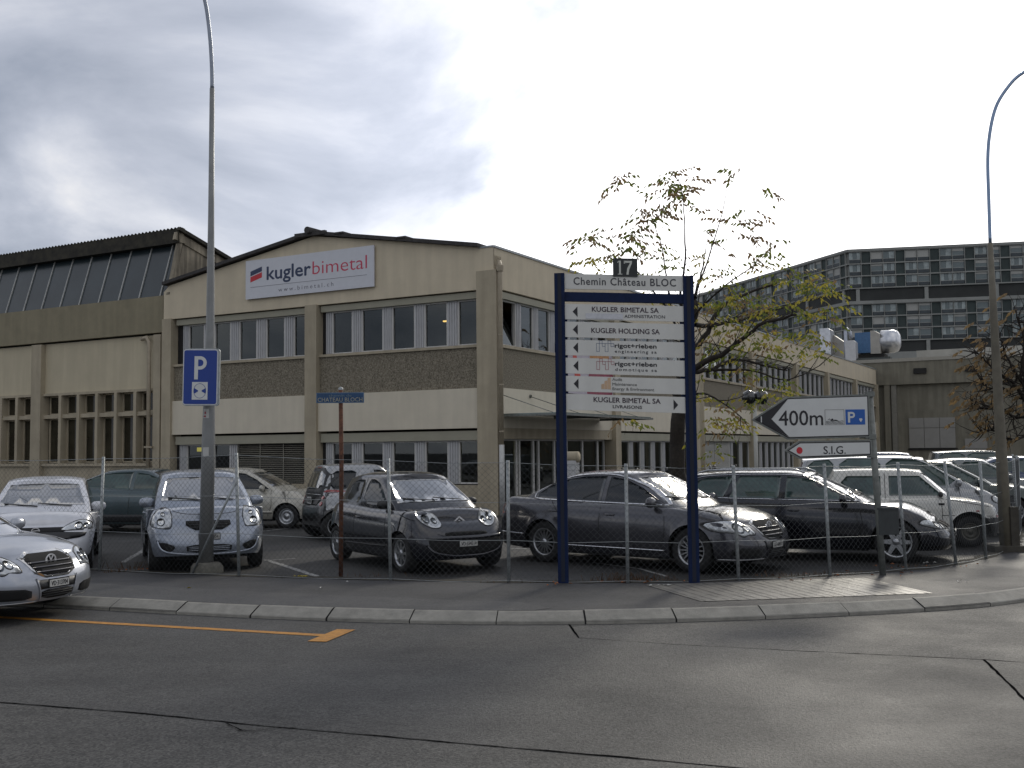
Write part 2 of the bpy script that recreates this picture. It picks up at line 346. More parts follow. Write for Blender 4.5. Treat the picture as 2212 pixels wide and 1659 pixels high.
# fence line (also the back edge of the pavement)
FB = [(-16.5, 20.6), (-14.1, 19.7), (-11.6, 18.7), (-9.0, 17.65), (-6.42, 16.62), (-4.02, 15.70), (-1.72, 14.98), (-.07, 14.62), (1.53, 14.45), (3.05, 14.58), (4.41, 14.98), (5.69, 15.58), (6.69, 16.24), (7.55, 17.16), (8.45, 18.35), (9.5, 20.2), (10.7, 22.6), (12, 25.4), (13.4, 28.6)]
FT = [(-16.5, 20.6, 1.76), (-14.1, 19.7, 1.76), (-11.6, 18.7, 1.76), (-9.0, 17.65, 1.76), (-6.38, 16.62, 1.76), (-4.07, 15.7, 1.80), (-1.75, 14.98, 1.70), (-.07, 14.62, 1.66), (1.53, 14.45, 1.60), (3.01, 14.58, 1.56), (4.37, 14.98, 1.56), (5.62, 15.58, 1.56), (6.57, 16.24, 1.56), (7.51, 17.16, 1.53), (8.42, 18.35, 1.55), (9.48, 20.2, 1.55), (10.7, 22.6, 1.55), (12, 25.4, 1.55), (13.4, 28.6, 1.55)]
# pavement between kerb and fence as a strip that follows both edges
ext = [(-30, 26.0)] + FB + [(20, 44), (30, 66)]
FBC = catm(ext, 6)
b = MB(); inner = [Vector(p) for p in KI if p[0] > -30]
poly = [(p.x, p.y, 0) for p in inner] + [(p.x, p.y, 0) for p in reversed(FBC)]
b.face(poly); tag(b.build('pavement', walk_m), kind='structure')
# lot
b = MB(); b.face([(p.x, p.y - .03, -.004) for p in FBC] + [(60, 66, -.004), (60, 100, -.004), (-60, 100, -.004), (-60, 36, -.004)]); tag(b.build('parking_lot', lot_m), kind='structure')
# soil and litter strip beneath the fence
b = MB(); strip(b, [(p.x, p.y + .10) for p in FBC], .24, .004, jit=.25); tag(b.build('soil_strip', earth), kind='structure')
# paler repaired strip next to the kerb on the left half
b = MB(); up = [fG(x, y, .004) for x, y in ((-300, 1238), (170, 1258), (600, 1280), (1000, 1297), (1120, 1300), (1190, 1313))]
lowp = [p for p in inner if -11 < p.x < .3]
b.face([(p.x, p.y, .004) for p in lowp] + [(p.x, p.y, .004) for p in reversed(up)]); tag(b.build('pavement_strip', walk_m2), kind='structure')
# ribbed concrete slab in the pavement with drain grooves
b = MB(); sl = [fG(x, y, .006) for x, y in ((1395, 1263), (1865, 1248), (2015, 1281), (1515, 1299))]
b.face([tuple(sl[3]), tuple(sl[2]), tuple(sl[1]), tuple(sl[0])])
for k in range(0, 22):
    t = (k + .5 + random.uniform(-.12, .12)) / 22; A_ = sl[0].lerp(sl[1], t); B_ = sl[3].lerp(sl[2], t); A_ = B_.lerp(A_, .98)
    strip(b, [(B_.x, B_.y), (A_.x, A_.y)], .010, .0095, 1, .5)
tag(b.build('slab', [slabm, walk_m]), kind='structure')
# lot markings
b = MB()
def mk(pts, w_=.10): strip(b, [(lambda p: (p.x, p.y))(fG(x, y)) for x, y in pts], w_, .001, jit=.15)
mk(((575, 1209), (700, 1250)), .10); mk(((575, 1211), (640, 1206)), .07); mk(((265, 1215), (300, 1195), (340, 1170)), .1)
mk(((1100, 1186), (1180, 1183)), .1); mk(((1230, 1195), (1330, 1200)), .1); mk(((1280, 1215), (1380, 1228), (1440, 1245)), .06)
mk(((1700, 1178), (1890, 1172)), .1); mk(((575, 1142), (620, 1140)), .08)
for t in range(9):
    x0 = -9 + t * 3.2; strip(b, [(x0, 24.5), (x0 + 1.3, 27.0)], .09, .001, jit=.15)
tag(b.build('lot_marking', wht), kind='structure')
# weeds, fallen leaves and litter along the fence foot
weedm = mat('weeds', (.04, .036, .014), .8, var=.4, scale=15, col2=(.12, .05, .015)); b = MB()
for (x, y, n_, sp, h_) in ((290, 1228, 60, .35, .10), (250, 1236, 30, .3, .07), (1370, 1256, 90, .5, .10), (1330, 1255, 60, .4, .09), (1420, 1254, 60, .5, .07), (1700, 1245, 70, .6, .06), (1800, 1242, 40, .4, .05), (800, 1246, 30, .5, .05), (1150, 1258, 30, .8, .04), (1950, 1225, 30, .4, .05)):
    c0 = fG(x, y)
    for k in range(n_):
        p = Vector((c0.x + random.gauss(0, sp * .5), c0.y + random.gauss(.02, .05), 0)); a = random.random() * 6.28; l_ = h_ * random.uniform(.4, 1.3); t_ = Vector((math.cos(a), math.sin(a), 0)) * l_ * .6
        s2 = Vector((-math.sin(a), math.cos(a), 0)) * .006
        b.face([p - s2, p + s2, p + t_ + Vector((0, 0, l_)) + s2 * .3, p + t_ * .9 + Vector((0, 0, l_))])
tag(b.build('weeds', weedm), 'low dry weeds growing along the foot of the wire fence', 'weeds', kind='stuff')
leafl = [mat('fallen_leaf_orange', (.30, .09, .015), .7, var=.2), mat('fallen_leaf_yellow', (.38, .30, .02), .7, var=.2), mat('litter_white', (.55, .55, .52), .7, var=.1)]
b = MB()
for (x, y, m_, n_, sp) in ((648, 1247, 1, 9, .10), (1370, 1258, 0, 14, .28), (1705, 1252, 0, 4, .3), (1960, 1228, 0, 5, .4), (1215, 1253, 2, 3, .05), (1425, 1266, 2, 7, .07), (2000, 1217, 2, 5, .08), (2060, 1222, 0, 5, .4), (2090, 1258, 2, 3, .12), (1880, 1243, 0, 8, .5), (1195, 1262, 0, 5, .2), (300, 1232, 0, 12, .2), (640, 1265, 2, 2, .5), (408, 1272, 1, 1, .02)):
    c0 = fG(x, y)
    for k in range(n_):
        px = c0.x + random.gauss(0, sp); py = c0.y + random.gauss(0, sp * .4); a = random.random() * 6.28; l_ = random.uniform(.018, .04)
        ca, sa = math.cos(a) * l_, math.sin(a) * l_
        b.face([(px - ca, py - sa, .012), (px + sa * .5, py - ca * .5, .03), (px + ca, py + sa, .014), (px - sa * .5, py + ca * .5, .022)], m_)
tag(b.build('leaf_litter', leafl), 'scattered orange and yellow leaves and paper scraps by the fence foot', 'litter', kind='stuff')
# ------------------------------------------------------------------ buildings
CL = Vector((-.448, 29.7, 0)); RZ = math.atan2(-.48704, .87338)
def clearglass():
    m = bpy.data.materials.new('clear_window_glass'); m.use_nodes = True; t = m.node_tree; n = t.nodes; l = t.links; n.clear()
    g_ = n.new('ShaderNodeBsdfGlossy'); g_.inputs['Roughness'].default_value = .015; g_.inputs['Color'].default_value = (.75, .8, .8, 1)
    tr = n.new('ShaderNodeBsdfTransparent'); tr.inputs[0].default_value = (.42, .45, .42, 1)
    fr = n.new('ShaderNodeFresnel'); fr.inputs['IOR'].default_value = 1.75; mx_ = n.new('ShaderNodeMixShader')
    l.new(fr.outputs[0], mx_.inputs[0]); l.new(tr.outputs[0], mx_.inputs[1]); l.new(g_.outputs[0], mx_.inputs[2])
    o_ = n.new('ShaderNodeOutputMaterial'); l.new(mx_.outputs[0], o_.inputs[0]); return m
cglass = clearglass()
room = mat('room_wall', (.10, .09, .07), .8, var=.5, scale=.8)
warm = mat('warm_lamp', (.9, .6, .2), .5, var=0, emit=(1, .62, .18, 3.0))
warm2 = mat('yellow_wall_light', (.6, .5, .1), .5, var=0, emit=(.9, .75, .10, .8))
bld = thing('factory_building', 'cream two storey factory office with low gable, pebble panels and window rows', 'building', CL, RZ)
# walls of the front (local: x to the right, y into the building, facade at y=0)
b = MB()
b.face([(-13.03, -.03, 6.36), (.0, -.03, 6.36), (.0, -.03, 7.55), (-.5, -.03, 7.58), (-6.5, -.03, 8.52), (-12.75, -.03, 7.5), (-13.03, -.03, 7.3)])
b.box(-13.03, 0, -.0295, .35, 6.345, 7.28)
b.box(-.0295, .0, -.03, 56.7, 6.36, 7.5); b.box(-.3, -.0305, .3, 56.7, 6.35, 7.48)
wallT = b.build('fascia_wall', cream, bld)
def bay(nm, m_, *boxes_):
    for q in boxes_: MB().box(*q).build(nm, m_, bld)
bay('white_band', bandm, (-12.6, -6.79, -.02, .3, 2.43, 3.56), (-6.33, -.55, -.02, .3, 2.43, 3.56))
ycols = [(8.0, 8.45), (16.25, 16.7), (24.45, 24.95), (32.7, 33.2), (40.3, 40.8), (48.7, 49.2), (56.3, 56.8)]
prev = .12
for a_, c_ in ycols: bay('white_band', bandm, (-.3, -.005, prev, a_, 2.43, 3.56)); prev = c_
bay('pebble_panel', pebble, (-12.6, -6.79, .06, .3, 3.56, 4.72), (-6.33, -.55, .06, .3, 3.56, 4.72)); prev = .12
for a_, c_ in ycols: bay('pebble_panel', pebble, (-.3, -.04, prev, a_, 3.56, 4.70)); prev = c_
bay('plinth', creamdk, (-12.6, -6.79, .10, .3, 0, .82), (-6.33, -.55, .10, .3, 0, .82))
bay('sill', creamdk, (-12.6, -6.79, .0, .3, 4.722, 4.80), (-6.33, -.55, .0, .3, 4.722, 4.80))
for a_, c_ in [(.12, 8.0)] + [(ycols[i][1], ycols[i + 1][0]) for i in range(6)]:
    bay('sill', creamdk, (-.3, .02, a_, c_, 4.702, 4.79))
    if a_ > 8: bay('plinth', creamdk, (-.3, -.06, a_, c_, 0, .55))
b = MB(); b.box(-13.03, -12.6, -.10, .4, 0, 6.36); colm = b.build('column', creamdk, bld)
MB().box(-6.79, -6.33, -.11, .4, 0, 6.36).build('column', creamdk, bld)
MB().box(-.55, .10, -.12, .12, 0, 6.86).build('column', creamdk, bld)
for a_, c_ in ycols: MB().box(-.3, .13, a_, c_, 0, 6.36).build('column', creamdk, bld)
# shutter boxes and shadow gaps
def boxes(z0, z1, nm):
    MB().box(-12.5, -6.8, .05, .34, z0, z1).build(nm, headbox, bld); MB().box(-6.28, -.56, .05, .34, z0, z1).build(nm, headbox, bld)
    for a_, c_ in [(.13, 8.0)] + [(ycols[i][1], ycols[i + 1][0]) for i in range(6)]:
        if z0 < 3 and a_ < 1: continue
        MB().box(-.32, -.04, a_ + .03, c_ - .03, z0, z1).build(nm, headbox, bld)
boxes(6.12, 6.31, 'shutter_box'); boxes(2.09, 2.36, 'shutter_box')
# rooms behind the glass
b = MB()
for z0, z1 in ((.05, 2.5), (3.7, 6.33)):
    b.face([(-12.9, 5, z0), (-4.0, 5, z0), (-4.0, 5, z1), (-12.9, 5, z1)]); b.face([(-12.9, .36, z0), (-4, .36, z0), (-4, 56, z0), (-12.9, 5, z0)])
    b.face([(-12.9, .36, z1), (-12.9, 56, z1), (-.35, 56, z1), (-.35, .36, z1)]); b.face([(-4, 5, z0), (-4, 56, z0), (-4, 56, z1), (-4, 5, z1)]); b.face([(-12.9, .36, z0), (-.35, .36, z0), (-.35, 56, z0), (-12.9, 56, z0)])
    b.face([(-12.9, .3, z0), (-12.9, 5, z0), (-12.9, 5, z1), (-12.9, .3, z1)]); b.face([(-6.56, .3, z0), (-6.56, 5, z0), (-6.56, 5, z1), (-6.56, .3, z1)])
    for yy in (8.2, 16.5, 24.7, 33, 40.5, 49, 56): b.face([(-4, yy, z0), (-.3, yy, z0), (-.3, yy, z1), (-4, yy, z1)])
b.build('interior_wall', room, bld)
def window(x0, x1, z0, z1, y, axis='x', tilt=False, gl=None, fr=.045):
    """a framed sash; axis x = front, y = side wing (there the range runs along y)"""
    T = Matrix.Identity(4) if axis == 'x' else Matrix(((0, -1, 0, 0), (1, 0, 0, 0), (0, 0, 1, 0), (0, 0, 0, 1)))
    b = MB()
    for q in ((x0, x1, z0, z0 + fr), (x0, x1, z1 - fr, z1), (x0, x0 + fr, z0 + fr, z1 - fr), (x1 - fr, x1, z0 + fr, z1 - fr)): b.box(q[0], q[1], y - .05, y + .03, q[2], q[3], 0, T)
    f = b.build('window', framew, bld)
    g_ = MB()
    if tilt:      # bottom hung sash tilted inwards
        P = [(x0 + .05, y, z0 + .05), (x1 - .05, y, z0 + .05), (x1 - .05, y + .32, z1 - .05), (x0 + .05, y + .32, z1 - .05)]; g_.face([T @ Vector(p) for p in P])
    else: g_.face([T @ Vector(p) for p in ((x0 + fr, y, z0 + fr), (x1 - fr, y, z0 + fr), (x1 - fr, y, z1 - fr), (x0 + fr, y, z1 - fr))])
    g_.build('pane', gl or cglass, f); return f
def mull(x0, x1, z0, z1, y, axis='x'):
    T = Matrix.Identity(4) if axis == 'x' else Matrix(((0, -1, 0, 0), (1, 0, 0, 0), (0, 0, 1, 0), (0, 0, 0, 1)))
    b = MB(); b.box(x0, x1, y - .06, y + .1, z0, z1, 0, T); n_ = max(2, int((x1 - x0) / .075))
    for k in range(n_): xx = x0 + (x1 - x0) * (k + .5) / n_; b.box(xx - .017, xx + .017, y - .082, y - .061, z0 + .03, z1 - .02, 0, T)
    return b.build('mullion', mullm, bld)
YR = .22
for z0, z1 in ((4.80, 6.12), (.85, 2.09)):
    up = z0 > 4
    for a_, c_ in ((5.93, 5.13), (4.80, 3.98), (3.67, 2.83), (2.51, 1.69), (1.35, .62)): window(-a_, -c_, z0, z1, YR)
    for a_, c_ in ((6.16, 5.93), (5.13, 4.80), (3.98, 3.67), (2.83, 2.51), (1.69, 1.35)): mull(-a_, -c_, z0, z1, YR)
    MB().box(-6.33, -6.16, YR, YR + .1, z0, z1).build('jamb', blackpl, bld); MB().box(-.62, -.55, YR, YR + .1, z0, z1).build('jamb', framew, bld)
    if up: P_ = ((12.05, 11.31), (10.87, 10.13), (9.77, 8.99), (8.62, 7.82), (7.47, 6.8)); Q_ = ((12.29, 12.05), (11.31, 10.87), (10.13, 9.77), (8.99, 8.62), (7.82, 7.47))
    else: P_ = ((12.1, 11.36), (10.86, 10.12)); Q_ = ((12.41, 12.1), (11.36, 10.86), (10.12, 9.79))
    for a_, c_ in P_: window(-a_, -c_, z0, z1, YR)
    for a_, c_ in Q_: mull(-a_, -c_, z0, z1, YR)
    MB().box(-12.6, -Q_[0][0], YR, YR + .1, z0, z1).build('jamb', blackpl, bld)
# lowered venetian blind, front ground floor
slat = mat('blind_slat', (.24, .225, .18), .5, var=.15, scale=3); b = MB()
z = .74
while z < 2.08:
    b.face([(-9.77, YR - .07, z), (-6.82, YR - .07, z), (-6.82, YR - .03, z + .022), (-9.77, YR - .03, z + .022)]); z += .060
for xx in (-9.78, -8.82, -7.85, -6.84): b.box(xx - .012, xx + .012, YR - .085, YR - .075, .74, 2.09)
b.build('blind', slat, bld); MB().box(-9.79, -6.79, YR, YR + .05, .7, 2.09).build('blind_backing', darkin, bld)
# wing upper windows
for i, (a_, c_) in enumerate([(.13, 8.0)] + [(ycols[i][1], ycols[i + 1][0]) for i in range(6)]):
    n_ = round((c_ - a_ - .3) / 1.13); p_ = (c_ - a_ - .25) / n_
    for k in range(n_):
        s0 = a_ + .25 + k * p_; mull(s0, s0 + .26, 4.79, 6.12, YR - .02, 'y'); window(s0 + .26, s0 + p_ - (.01 if k < n_ - 1 else .03), 4.79, 6.12, YR - .02, 'y', tilt=(i == 0 and k == 0))
    MB().box(-.32, -.2, a_, a_ + .25, 4.79, 6.12).build('jamb', headbox, bld)
    if i == 0: continue
    if i == 2:      # white lowered blinds
        for (s0, s1) in ((a_ + .3, a_ + 2.55), (a_ + 2.6, a_ + 4.75)):
            b = MB(); z = .6
            while z < 2.1: b.face([(-.12, s0, z), (-.12, s1, z), (-.16, s1, z + .034), (-.16, s0, z + .034)]); z += .05
            b.build('blind', mat('blind_white', (.46, .45, .41), .6, var=.05), bld)
        MB().box(-.3, -.2, a_, a_ + 4.8, .5, 2.1).build('blind_backing', darkin, bld); a2 = a_ + 4.9; n2 = 2
    else: a2 = a_ + .3; n2 = round((c_ - a2) / 1.13)
    p2 = (c_ - a2) / n2
    for k in range(n2): s0 = a2 + k * p2; mull(s0, s0 + .27, .55, 2.09, YR - .02, 'y'); window(s0 + .27, s0 + p2 - .01, .55, 2.09, YR - .02, 'y')
# entrance in the wing
MB().box(-.35, -.02, .13, 8.0, 2.12, 2.43).build('lintel', creamdk, bld)
fr_ = [.35, .57, 1.64, 1.82, 2.70, 3.04, 4.1, 4.97, 6.15, 7.35, 7.9]
for i in range(len(fr_) - 1): window(fr_[i], fr_[i + 1], .02, 2.12, .32, 'y', fr=.05)
# lamps seen glowing through panes
b = MB(); b.box(-3.3, -2.95, 2.4, 2.48, 5.86, 5.90); b.build('ceiling_lamp', warm, bld)
b = MB(); b.lathe([(.0, .06), (.06, .0), (0, -.06)], Matrix.Translation((-3.35, 1.2, 1.88)), 10); b.build('ceiling_lamp', warm, bld)
b = MB(); b.box(-12.68, -12.5, 1.2, 1.25, 1.86, 2.0); b.build('ceiling_lamp', warm2, bld)
b = MB(); b.box(-.9, -.85, .9, 1.3, 1.75, 2.0); b.build('ceiling_lamp', warm2, bld)
b = MB(); b.lathe([(.0, .05), (.05, .0), (0, -.05)], Matrix.Translation((-1.6, 3.9, 5.7)), 10); b.build('ceiling_lamp', warm, bld)
# big indoor plants as dark silhouettes
b = MB(); rnd = random.Random(3)
for cx_, cy_ in ((-11.5, .9), (-10.5, 1.0)):
    for k in range(90):
        p = Vector((cx_ + rnd.gauss(0, .3), cy_ + rnd.gauss(0, .15), .6 + rnd.random() * 1.1)); q = Vector((rnd.uniform(-.15, .15), .02, rnd.uniform(-.1, .15))); b.face([p, p + q + Vector((.03, 0, .03)), p + q * 2, p + q - Vector((.03, 0, .03))])
b.build('indoor_plant', mat('indoor_leaf', (.02, .04, .015), .6, var=.3), bld)
# roof
b = MB()
def roofpt(x): return 8.67 - (abs(x + 6.5) * (.168 if x > -6.5 else .163))
for x0, x1 in ((-12.95, -6.5), (-6.5, -.45)):
    P = [(x0, roofpt(x0)), (x1, roofpt(x1))]
    for (xa, za), (xb, zb) in zip(P[:-1], P[1:]):
        b.face([(xa, -.2, za - .11), (xb, -.2, zb - .11), (xb, -.2, zb), (xa, -.2, za)])
        b.face([(xa, -.2, za), (xb, -.2, zb), (xb, 56.9, zb), (xa, 56.9, za)]); b.face([(xa, -.2, za - .11), (xa, 56.9, za - .11), (xb, 56.9, zb - .11), (xb, -.2, zb - .11)])
    b.face([(x0, -.2, roofpt(x0) - .11), (x0, -.2, roofpt(x0)), (x0, 56.9, roofpt(x0)), (x0, 56.9, roofpt(x0) - .11)]); b.face([(x1, -.2, roofpt(x1) - .11), (x1, 56.9, roofpt(x1) - .11), (x1, 56.9, roofpt(x1)), (x1, -.2, roofpt(x1))])
rf = b.build('roof', roofm, bld)
b = MB()      # overlapping sheet ends and the ridge cap
for xe in (-5.2, -2.9): b.box(xe - .35, xe, -.23, 56, roofpt(xe) - .005, roofpt(xe) + .05)
b.tube([(-6.5, -.36, 8.66), (-6.5, 56.9, 8.66)], .11, 10); b.box(-7.1, -5.9, -.24, -.12, 8.50, 8.62)
b.build('ridge_cap', roofm, rf)
b = MB(); b.box(-.02, .035, -.05, 56.75, 7.5, 7.56); b.box(-.5, -.02, -.05, 56.7, 7.52, 7.57); b.build('flashing', galv, bld)
# downpipe at the corner
b = MB(); b.tube([(.12, .03, 7.1), (.2, -.05, 6.95), (.2, -.06, 6.6), (.2, -.06, 1.95)], .062, 12); b.lathe([(.09, 0), (.11, .14), (.11, .16)], Matrix.Translation((.2, -.06, 6.8)), 12)
for z in (5.0, 3.6, 2.3): b.lathe([(.072, 0), (.072, .04)], Matrix.Translation((.2, -.06, z)), 12)
dp = b.build('downpipe', mat('downpipe_tan', (.33, .28, .20), .6, var=.15), bld)
b = MB(); b.tube([(.2, -.06, 1.95), (.2, -.06, 0)], .075, 12); b.build('pipe_guard', mat('white_pipe', (.45, .45, .43), .5, var=.1), dp)
# glass canopy over the entrance
b = MB(); b.box(.02, 1.85, .35, 6.9, 2.80, 2.825); cn = b.build('canopy', mat('canopy_glass', (.14, .19, .18), .12, var=.2, scale=1.5, metal=.2), bld)
b = MB(); b.box(.02, 1.9, .3, .36, 2.74, 2.80); b.box(.02, 1.9, 6.88, 6.95, 2.74, 2.80); b.box(1.84, 1.92, .3, 6.95, 2.74, 2.80); b.box(.02, 1.85, 3.5, 3.56, 2.74, 2.80); b.build('canopy_frame', galvd, cn)
b = MB()
for y in (.2, 2.0, 4.0, 6.4): b.tube([(.0, y, 3.38), (1.55, y + .25, 2.83)], .012, 5); b.lathe([(.05, 0), (.05, .04)], Matrix.Translation((0, y, 3.38)) @ Matrix.Rotation(R(90), 4, 'Y'), 8)
b.build('tie_rod', galvd, cn)
# wall sign
ws = thing('wall_sign', 'wide white company sign with navy and red lettering high on the gable', 'sign', CL, RZ)
MB().box(-9.22, -4.11, -.13, -.08, 6.73, 7.98).build('board', mat('wall_sign_white', (.56, .57, .60), .4, var=.03), ws)
MB().box(-9.0, -4.3, -.08, -.031, 6.8, 7.9).build('fixing_rail', galvd, ws)
dnavy = mat('sign_navy', (.02, .035, .085), .5, var=0); pred = mat('sign_pink_red', (.50, .045, .09), .5, var=0); gtxt = mat('sign_grey', (.16, .16, .18), .5, var=0)
bx, bz, bw, bh = -9.22, 6.73, 5.11, 1.25
def wt(fx, fz): return frameT(bx + bw * fx, -.1305, bz + bh * fz)
text('kugler', .60, wt(.176, .455), dnavy, ws, width=bw * .349, bold=.012); text('bimetal', .60, wt(.540, .455), pred, ws, width=bw * .41, bold=-.004)
text('www.bimetal.ch', .19, wt(.27, .115), gtxt, ws, width=bw * .43, spacing=1.5)
MB().box(bx + bw * .04, bx + bw * .95, -.1335, -.1305, bz + bh * .295, bz + bh * .305).build('rule_line', gtxt, ws)
b = MB(); T_ = frameT(bx, -.1305, bz)
b.prism([(bw * .04, bh * .59), (bw * .135, bh * .69), (bw * .135, bh * .81), (bw * .04, bh * .71)], T_, .003, 0); b.prism([(bw * .04, bh * .43), (bw * .135, bh * .53), (bw * .135, bh * .665), (bw * .04, bh * .567)], T_, .003, 1)
b.build('emblem', [dnavy, red], ws)
# banner on the wing
bn_ = thing('wall_banner', 'colourful banner in white, orange and crimson on the wing behind the directory board', 'banner', CL, RZ)
b = MB(); T_ = CLT = Matrix(((0, 0, 1, .0), (1, 0, 0, 0), (0, 1, 0, 0), (0, 0, 0, 1)))
def yz(poly, m_, d): b.prism(poly, Matrix(((0, 0, 1, d), (1, 0, 0, 0), (0, 1, 0, 0), (0, 0, 0, 1))), .004, m_)
yz([(4.3, 3.58), (8.6, 3.58), (8.6, 5.2), (4.3, 5.2)], 0, .03); yz([(6.15, 4.45), (7.7, 4.45), (7.7, 5.05), (6.15, 5.05)], 1, .036); yz([(5.9, 3.62), (7.9, 3.62), (8.1, 4.42), (6.1, 4.42)], 2, .036)
yz([(5.0, 4.1), (5.45, 4.1), (5.1, 4.9), (4.85, 4.9)], 3, .036); yz([(8.0, 3.6), (8.55, 3.6), (8.55, 4.6), (8.1, 4.6)], 4, .036)
b.build('sheet', [mat('banner_white', (.42, .38, .42), .5, var=.1), mat('banner_orange', (.42, .19, .05), .5, var=.2), mat('banner_crimson', (.24, .03, .06), .5, var=.2), mat('banner_red', (.5, .05, .03), .5, var=.1), dnavy], bn_)
# ------------------------------------------------------------------ saw-tooth hall on the left
hall = thing('sawtooth_hall', 'factory hall with slanted dark glazing under a corrugated roof edge', 'building', CL, RZ)
XL = -44
b = MB(); b.box(XL, -13.06, -.03, .3, 5.93, 7.19); b.build('concrete_fascia', olive, hall)
b = MB(); b.box(XL, -13.1, .12, .4, 4.04, 5.87); b.build('upper_wall', panelgrey, hall)
b = MB(); b.box(XL, -13.1, .1, .4, 0, 1.38); b.box(XL, -13.1, .0, .42, 1.381, 1.48); b.box(XL, -13.1, .02, .35, 3.95, 4.04); b.build('sill_wall', creamdk, hall)
for k in range(6):
    x0 = -13.45 - 6.1 * k; MB().box(x0 - (.0 if k == 0 else .27), x0 + (.33 if k == 0 else .27), -.08, .3, 0, 5.86).build('column', creamdk, hall)
wf = 0
b = MB(); b.box(XL, -13.08, .5, 8, 0, 7.0); b.box(XL, -13.1, .2, .49, 5.84, 5.95); b.build('dark_filler', darkin, hall)  # solid dark filler added to stop sky light leaking through the gaps
for k in range(5):
    xr = -13.45 - 6.1 * k - (0 if k == 0 else .27); xl = -13.45 - 6.1 * (k + 1) + .27; n_ = 6; p_ = (xr - xl) / n_
    b = MB()
    for j in range(1, n_): b.box(xl + j * p_ - .07, xl + j * p_ + .07, .0, .34, 1.48, 3.95)
    b.box(xl, xr, .06, .34, 3.12, 3.26); b.build('window_grid', creamdk, hall)
    for j in range(n_):
        for z0, z1 in ((1.5, 3.12), (3.26, 3.95)):
            q0, q1 = xl + j * p_ + .07, xl + (j + 1) * p_ - .07; b = MB(); fr = .05
            for q in ((q0, q1, z0, z0 + fr), (q0, q1, z1 - fr, z1), (q0, q0 + fr, z0, z1), (q1 - fr, q1, z0, z1)): b.box(q[0], q[1], .27, .33, q[2], q[3])
            f = b.build('window', creamdk, hall); g_ = MB(); g_.face([(q0, .31, z0), (q1, .31, z0), (q1, .31, z1), (q0, .31, z1)]); g_.build('pane', paneglass2, f)
# slanted glazing
gs = mat('slant_glazing', (.022, .032, .036), .28, var=.25, scale=.8, spec=.5); b = MB()
b.face([(XL, .04, 7.19), (-12.85, .04, 7.19), (-12.85, .60, 9.06), (XL, .60, 9.06)]); b.build('slant_glazing', gs, hall)
b = MB(); x = -13.1 - .16
while x > XL:
    b.box(-.022, .022, -.03, .03, 0, 1.95, 0, Matrix.Translation((x, .03, 7.18)) @ Matrix.Rotation(R(-16.7), 4, 'X')); x -= 1.03
b.build('glazing_bar', mat('glazing_bar', (.36, .36, .34), .5, var=.2, scale=10), hall)
b = MB(); x = -12.7; n_ = int((x - XL) / .03); pts = []
for k in range(n_): xx = x - k * .03; pts.append((xx, .035 * math.sin(xx * 2 * math.pi / .177)))
for k in range(n_ - 1):
    (x0, d0), (x1, d1) = pts[k], pts[k + 1]
    b.face([(x1, .30, 9.55 + d1), (x0, .30, 9.55 + d0), (x0, 7.5, 7.55 + d0), (x1, 7.5, 7.55 + d1)], 0, True)
b.face([(XL, .32, 9.04), (-12.7, .32, 9.04), (-12.7, .32, 9.53), (XL, .32, 9.53)]); b.face([(XL, .32, 9.04), (XL, .62, 9.04), (-12.7, .62, 9.04), (-12.7, .32, 9.04)])
b.box(-12.78, -12.62, .28, 7.5, 0, .12, 0, Matrix.Translation((0, .1, 9.50)) @ Matrix.Rotation(R(-15.6), 4, 'X') @ Matrix.Translation((0, -.1, 0)))
b.build('corrugated_roof', mat('mossy_roof', (.022, .021, .017), .9, var=.5, scale=3, col2=(.05, .045, .03)), hall)
b = MB(); b.face([(-12.8, .04, 6.9), (-12.8, 9, 6.9), (-12.8, 9, 7.3), (-12.8, .36, 9.55), (-12.8, .60, 9.06)]); b.box(-12.9, -12.74, -.07, .07, 0, 2.45, 0, Matrix.Translation((0, .02, 7.19)) @ Matrix.Rotation(R(-13), 4, 'X'))
b.box(-12.9, -12.75, .3, 7, -.3, -.02, 0, Matrix.Translation((0, .1, 9.48)) @ Matrix.Rotation(R(-15.6), 4, 'X') @ Matrix.Translation((0, -.1, 0)))
b.build('gable_end', mat('stained_gable', (.30, .26, .19), .85, var=.3, scale=1.2, stain=.6), hall)
b = MB(); b.tube([(-14.1, .0, 5.75), (-13.75, -.1, 5.78), (-13.63, -.1, 5.6), (-13.63, -.1, 0)], .07, 10); b.box(-13.75, -13.4, -.18, -.05, 2.0, 2.06); b.build('downpipe', mat('downpipe_tan', (.33, .28, .2)), hall)
# ------------------------------------------------------------------ concrete hall closing the yard
bh_ = thing('concrete_hall', 'olive grey windowless concrete hall closing the yard behind the parked cars', 'building', CL, RZ)
D = 57.5
b = MB(); olive2 = mat('grey_olive_concrete', (.20, .185, .14), .9, var=.10, scale=1.5, bump=.2, stain=.2); b.box(-3, 60, D, D + 20, 0, 6.35); b.build('wall', olive2, bh_)
b = MB(); b.box(-3, 60, D - .35, D + 20, 6.351, 8.05); b.box(-3, 60, D - .42, D + 20, 8.051, 8.3, 1); b.build('roof_fascia', [olive2, mat('pale_coping', (.33, .31, .26), .8, var=.1)], bh_)
MB().box(.45, .85, D - .3, D, 0, 6.35).build('column', olive2, bh_); MB().box(.95, 1.3, D - .25, D, 0, 6.35).build('downpipe', mat('column_grey', (.2, .19, .16), .8), bh_)
dm = mat('sliding_door', (.27, .26, .235), .7, var=.06, scale=2)
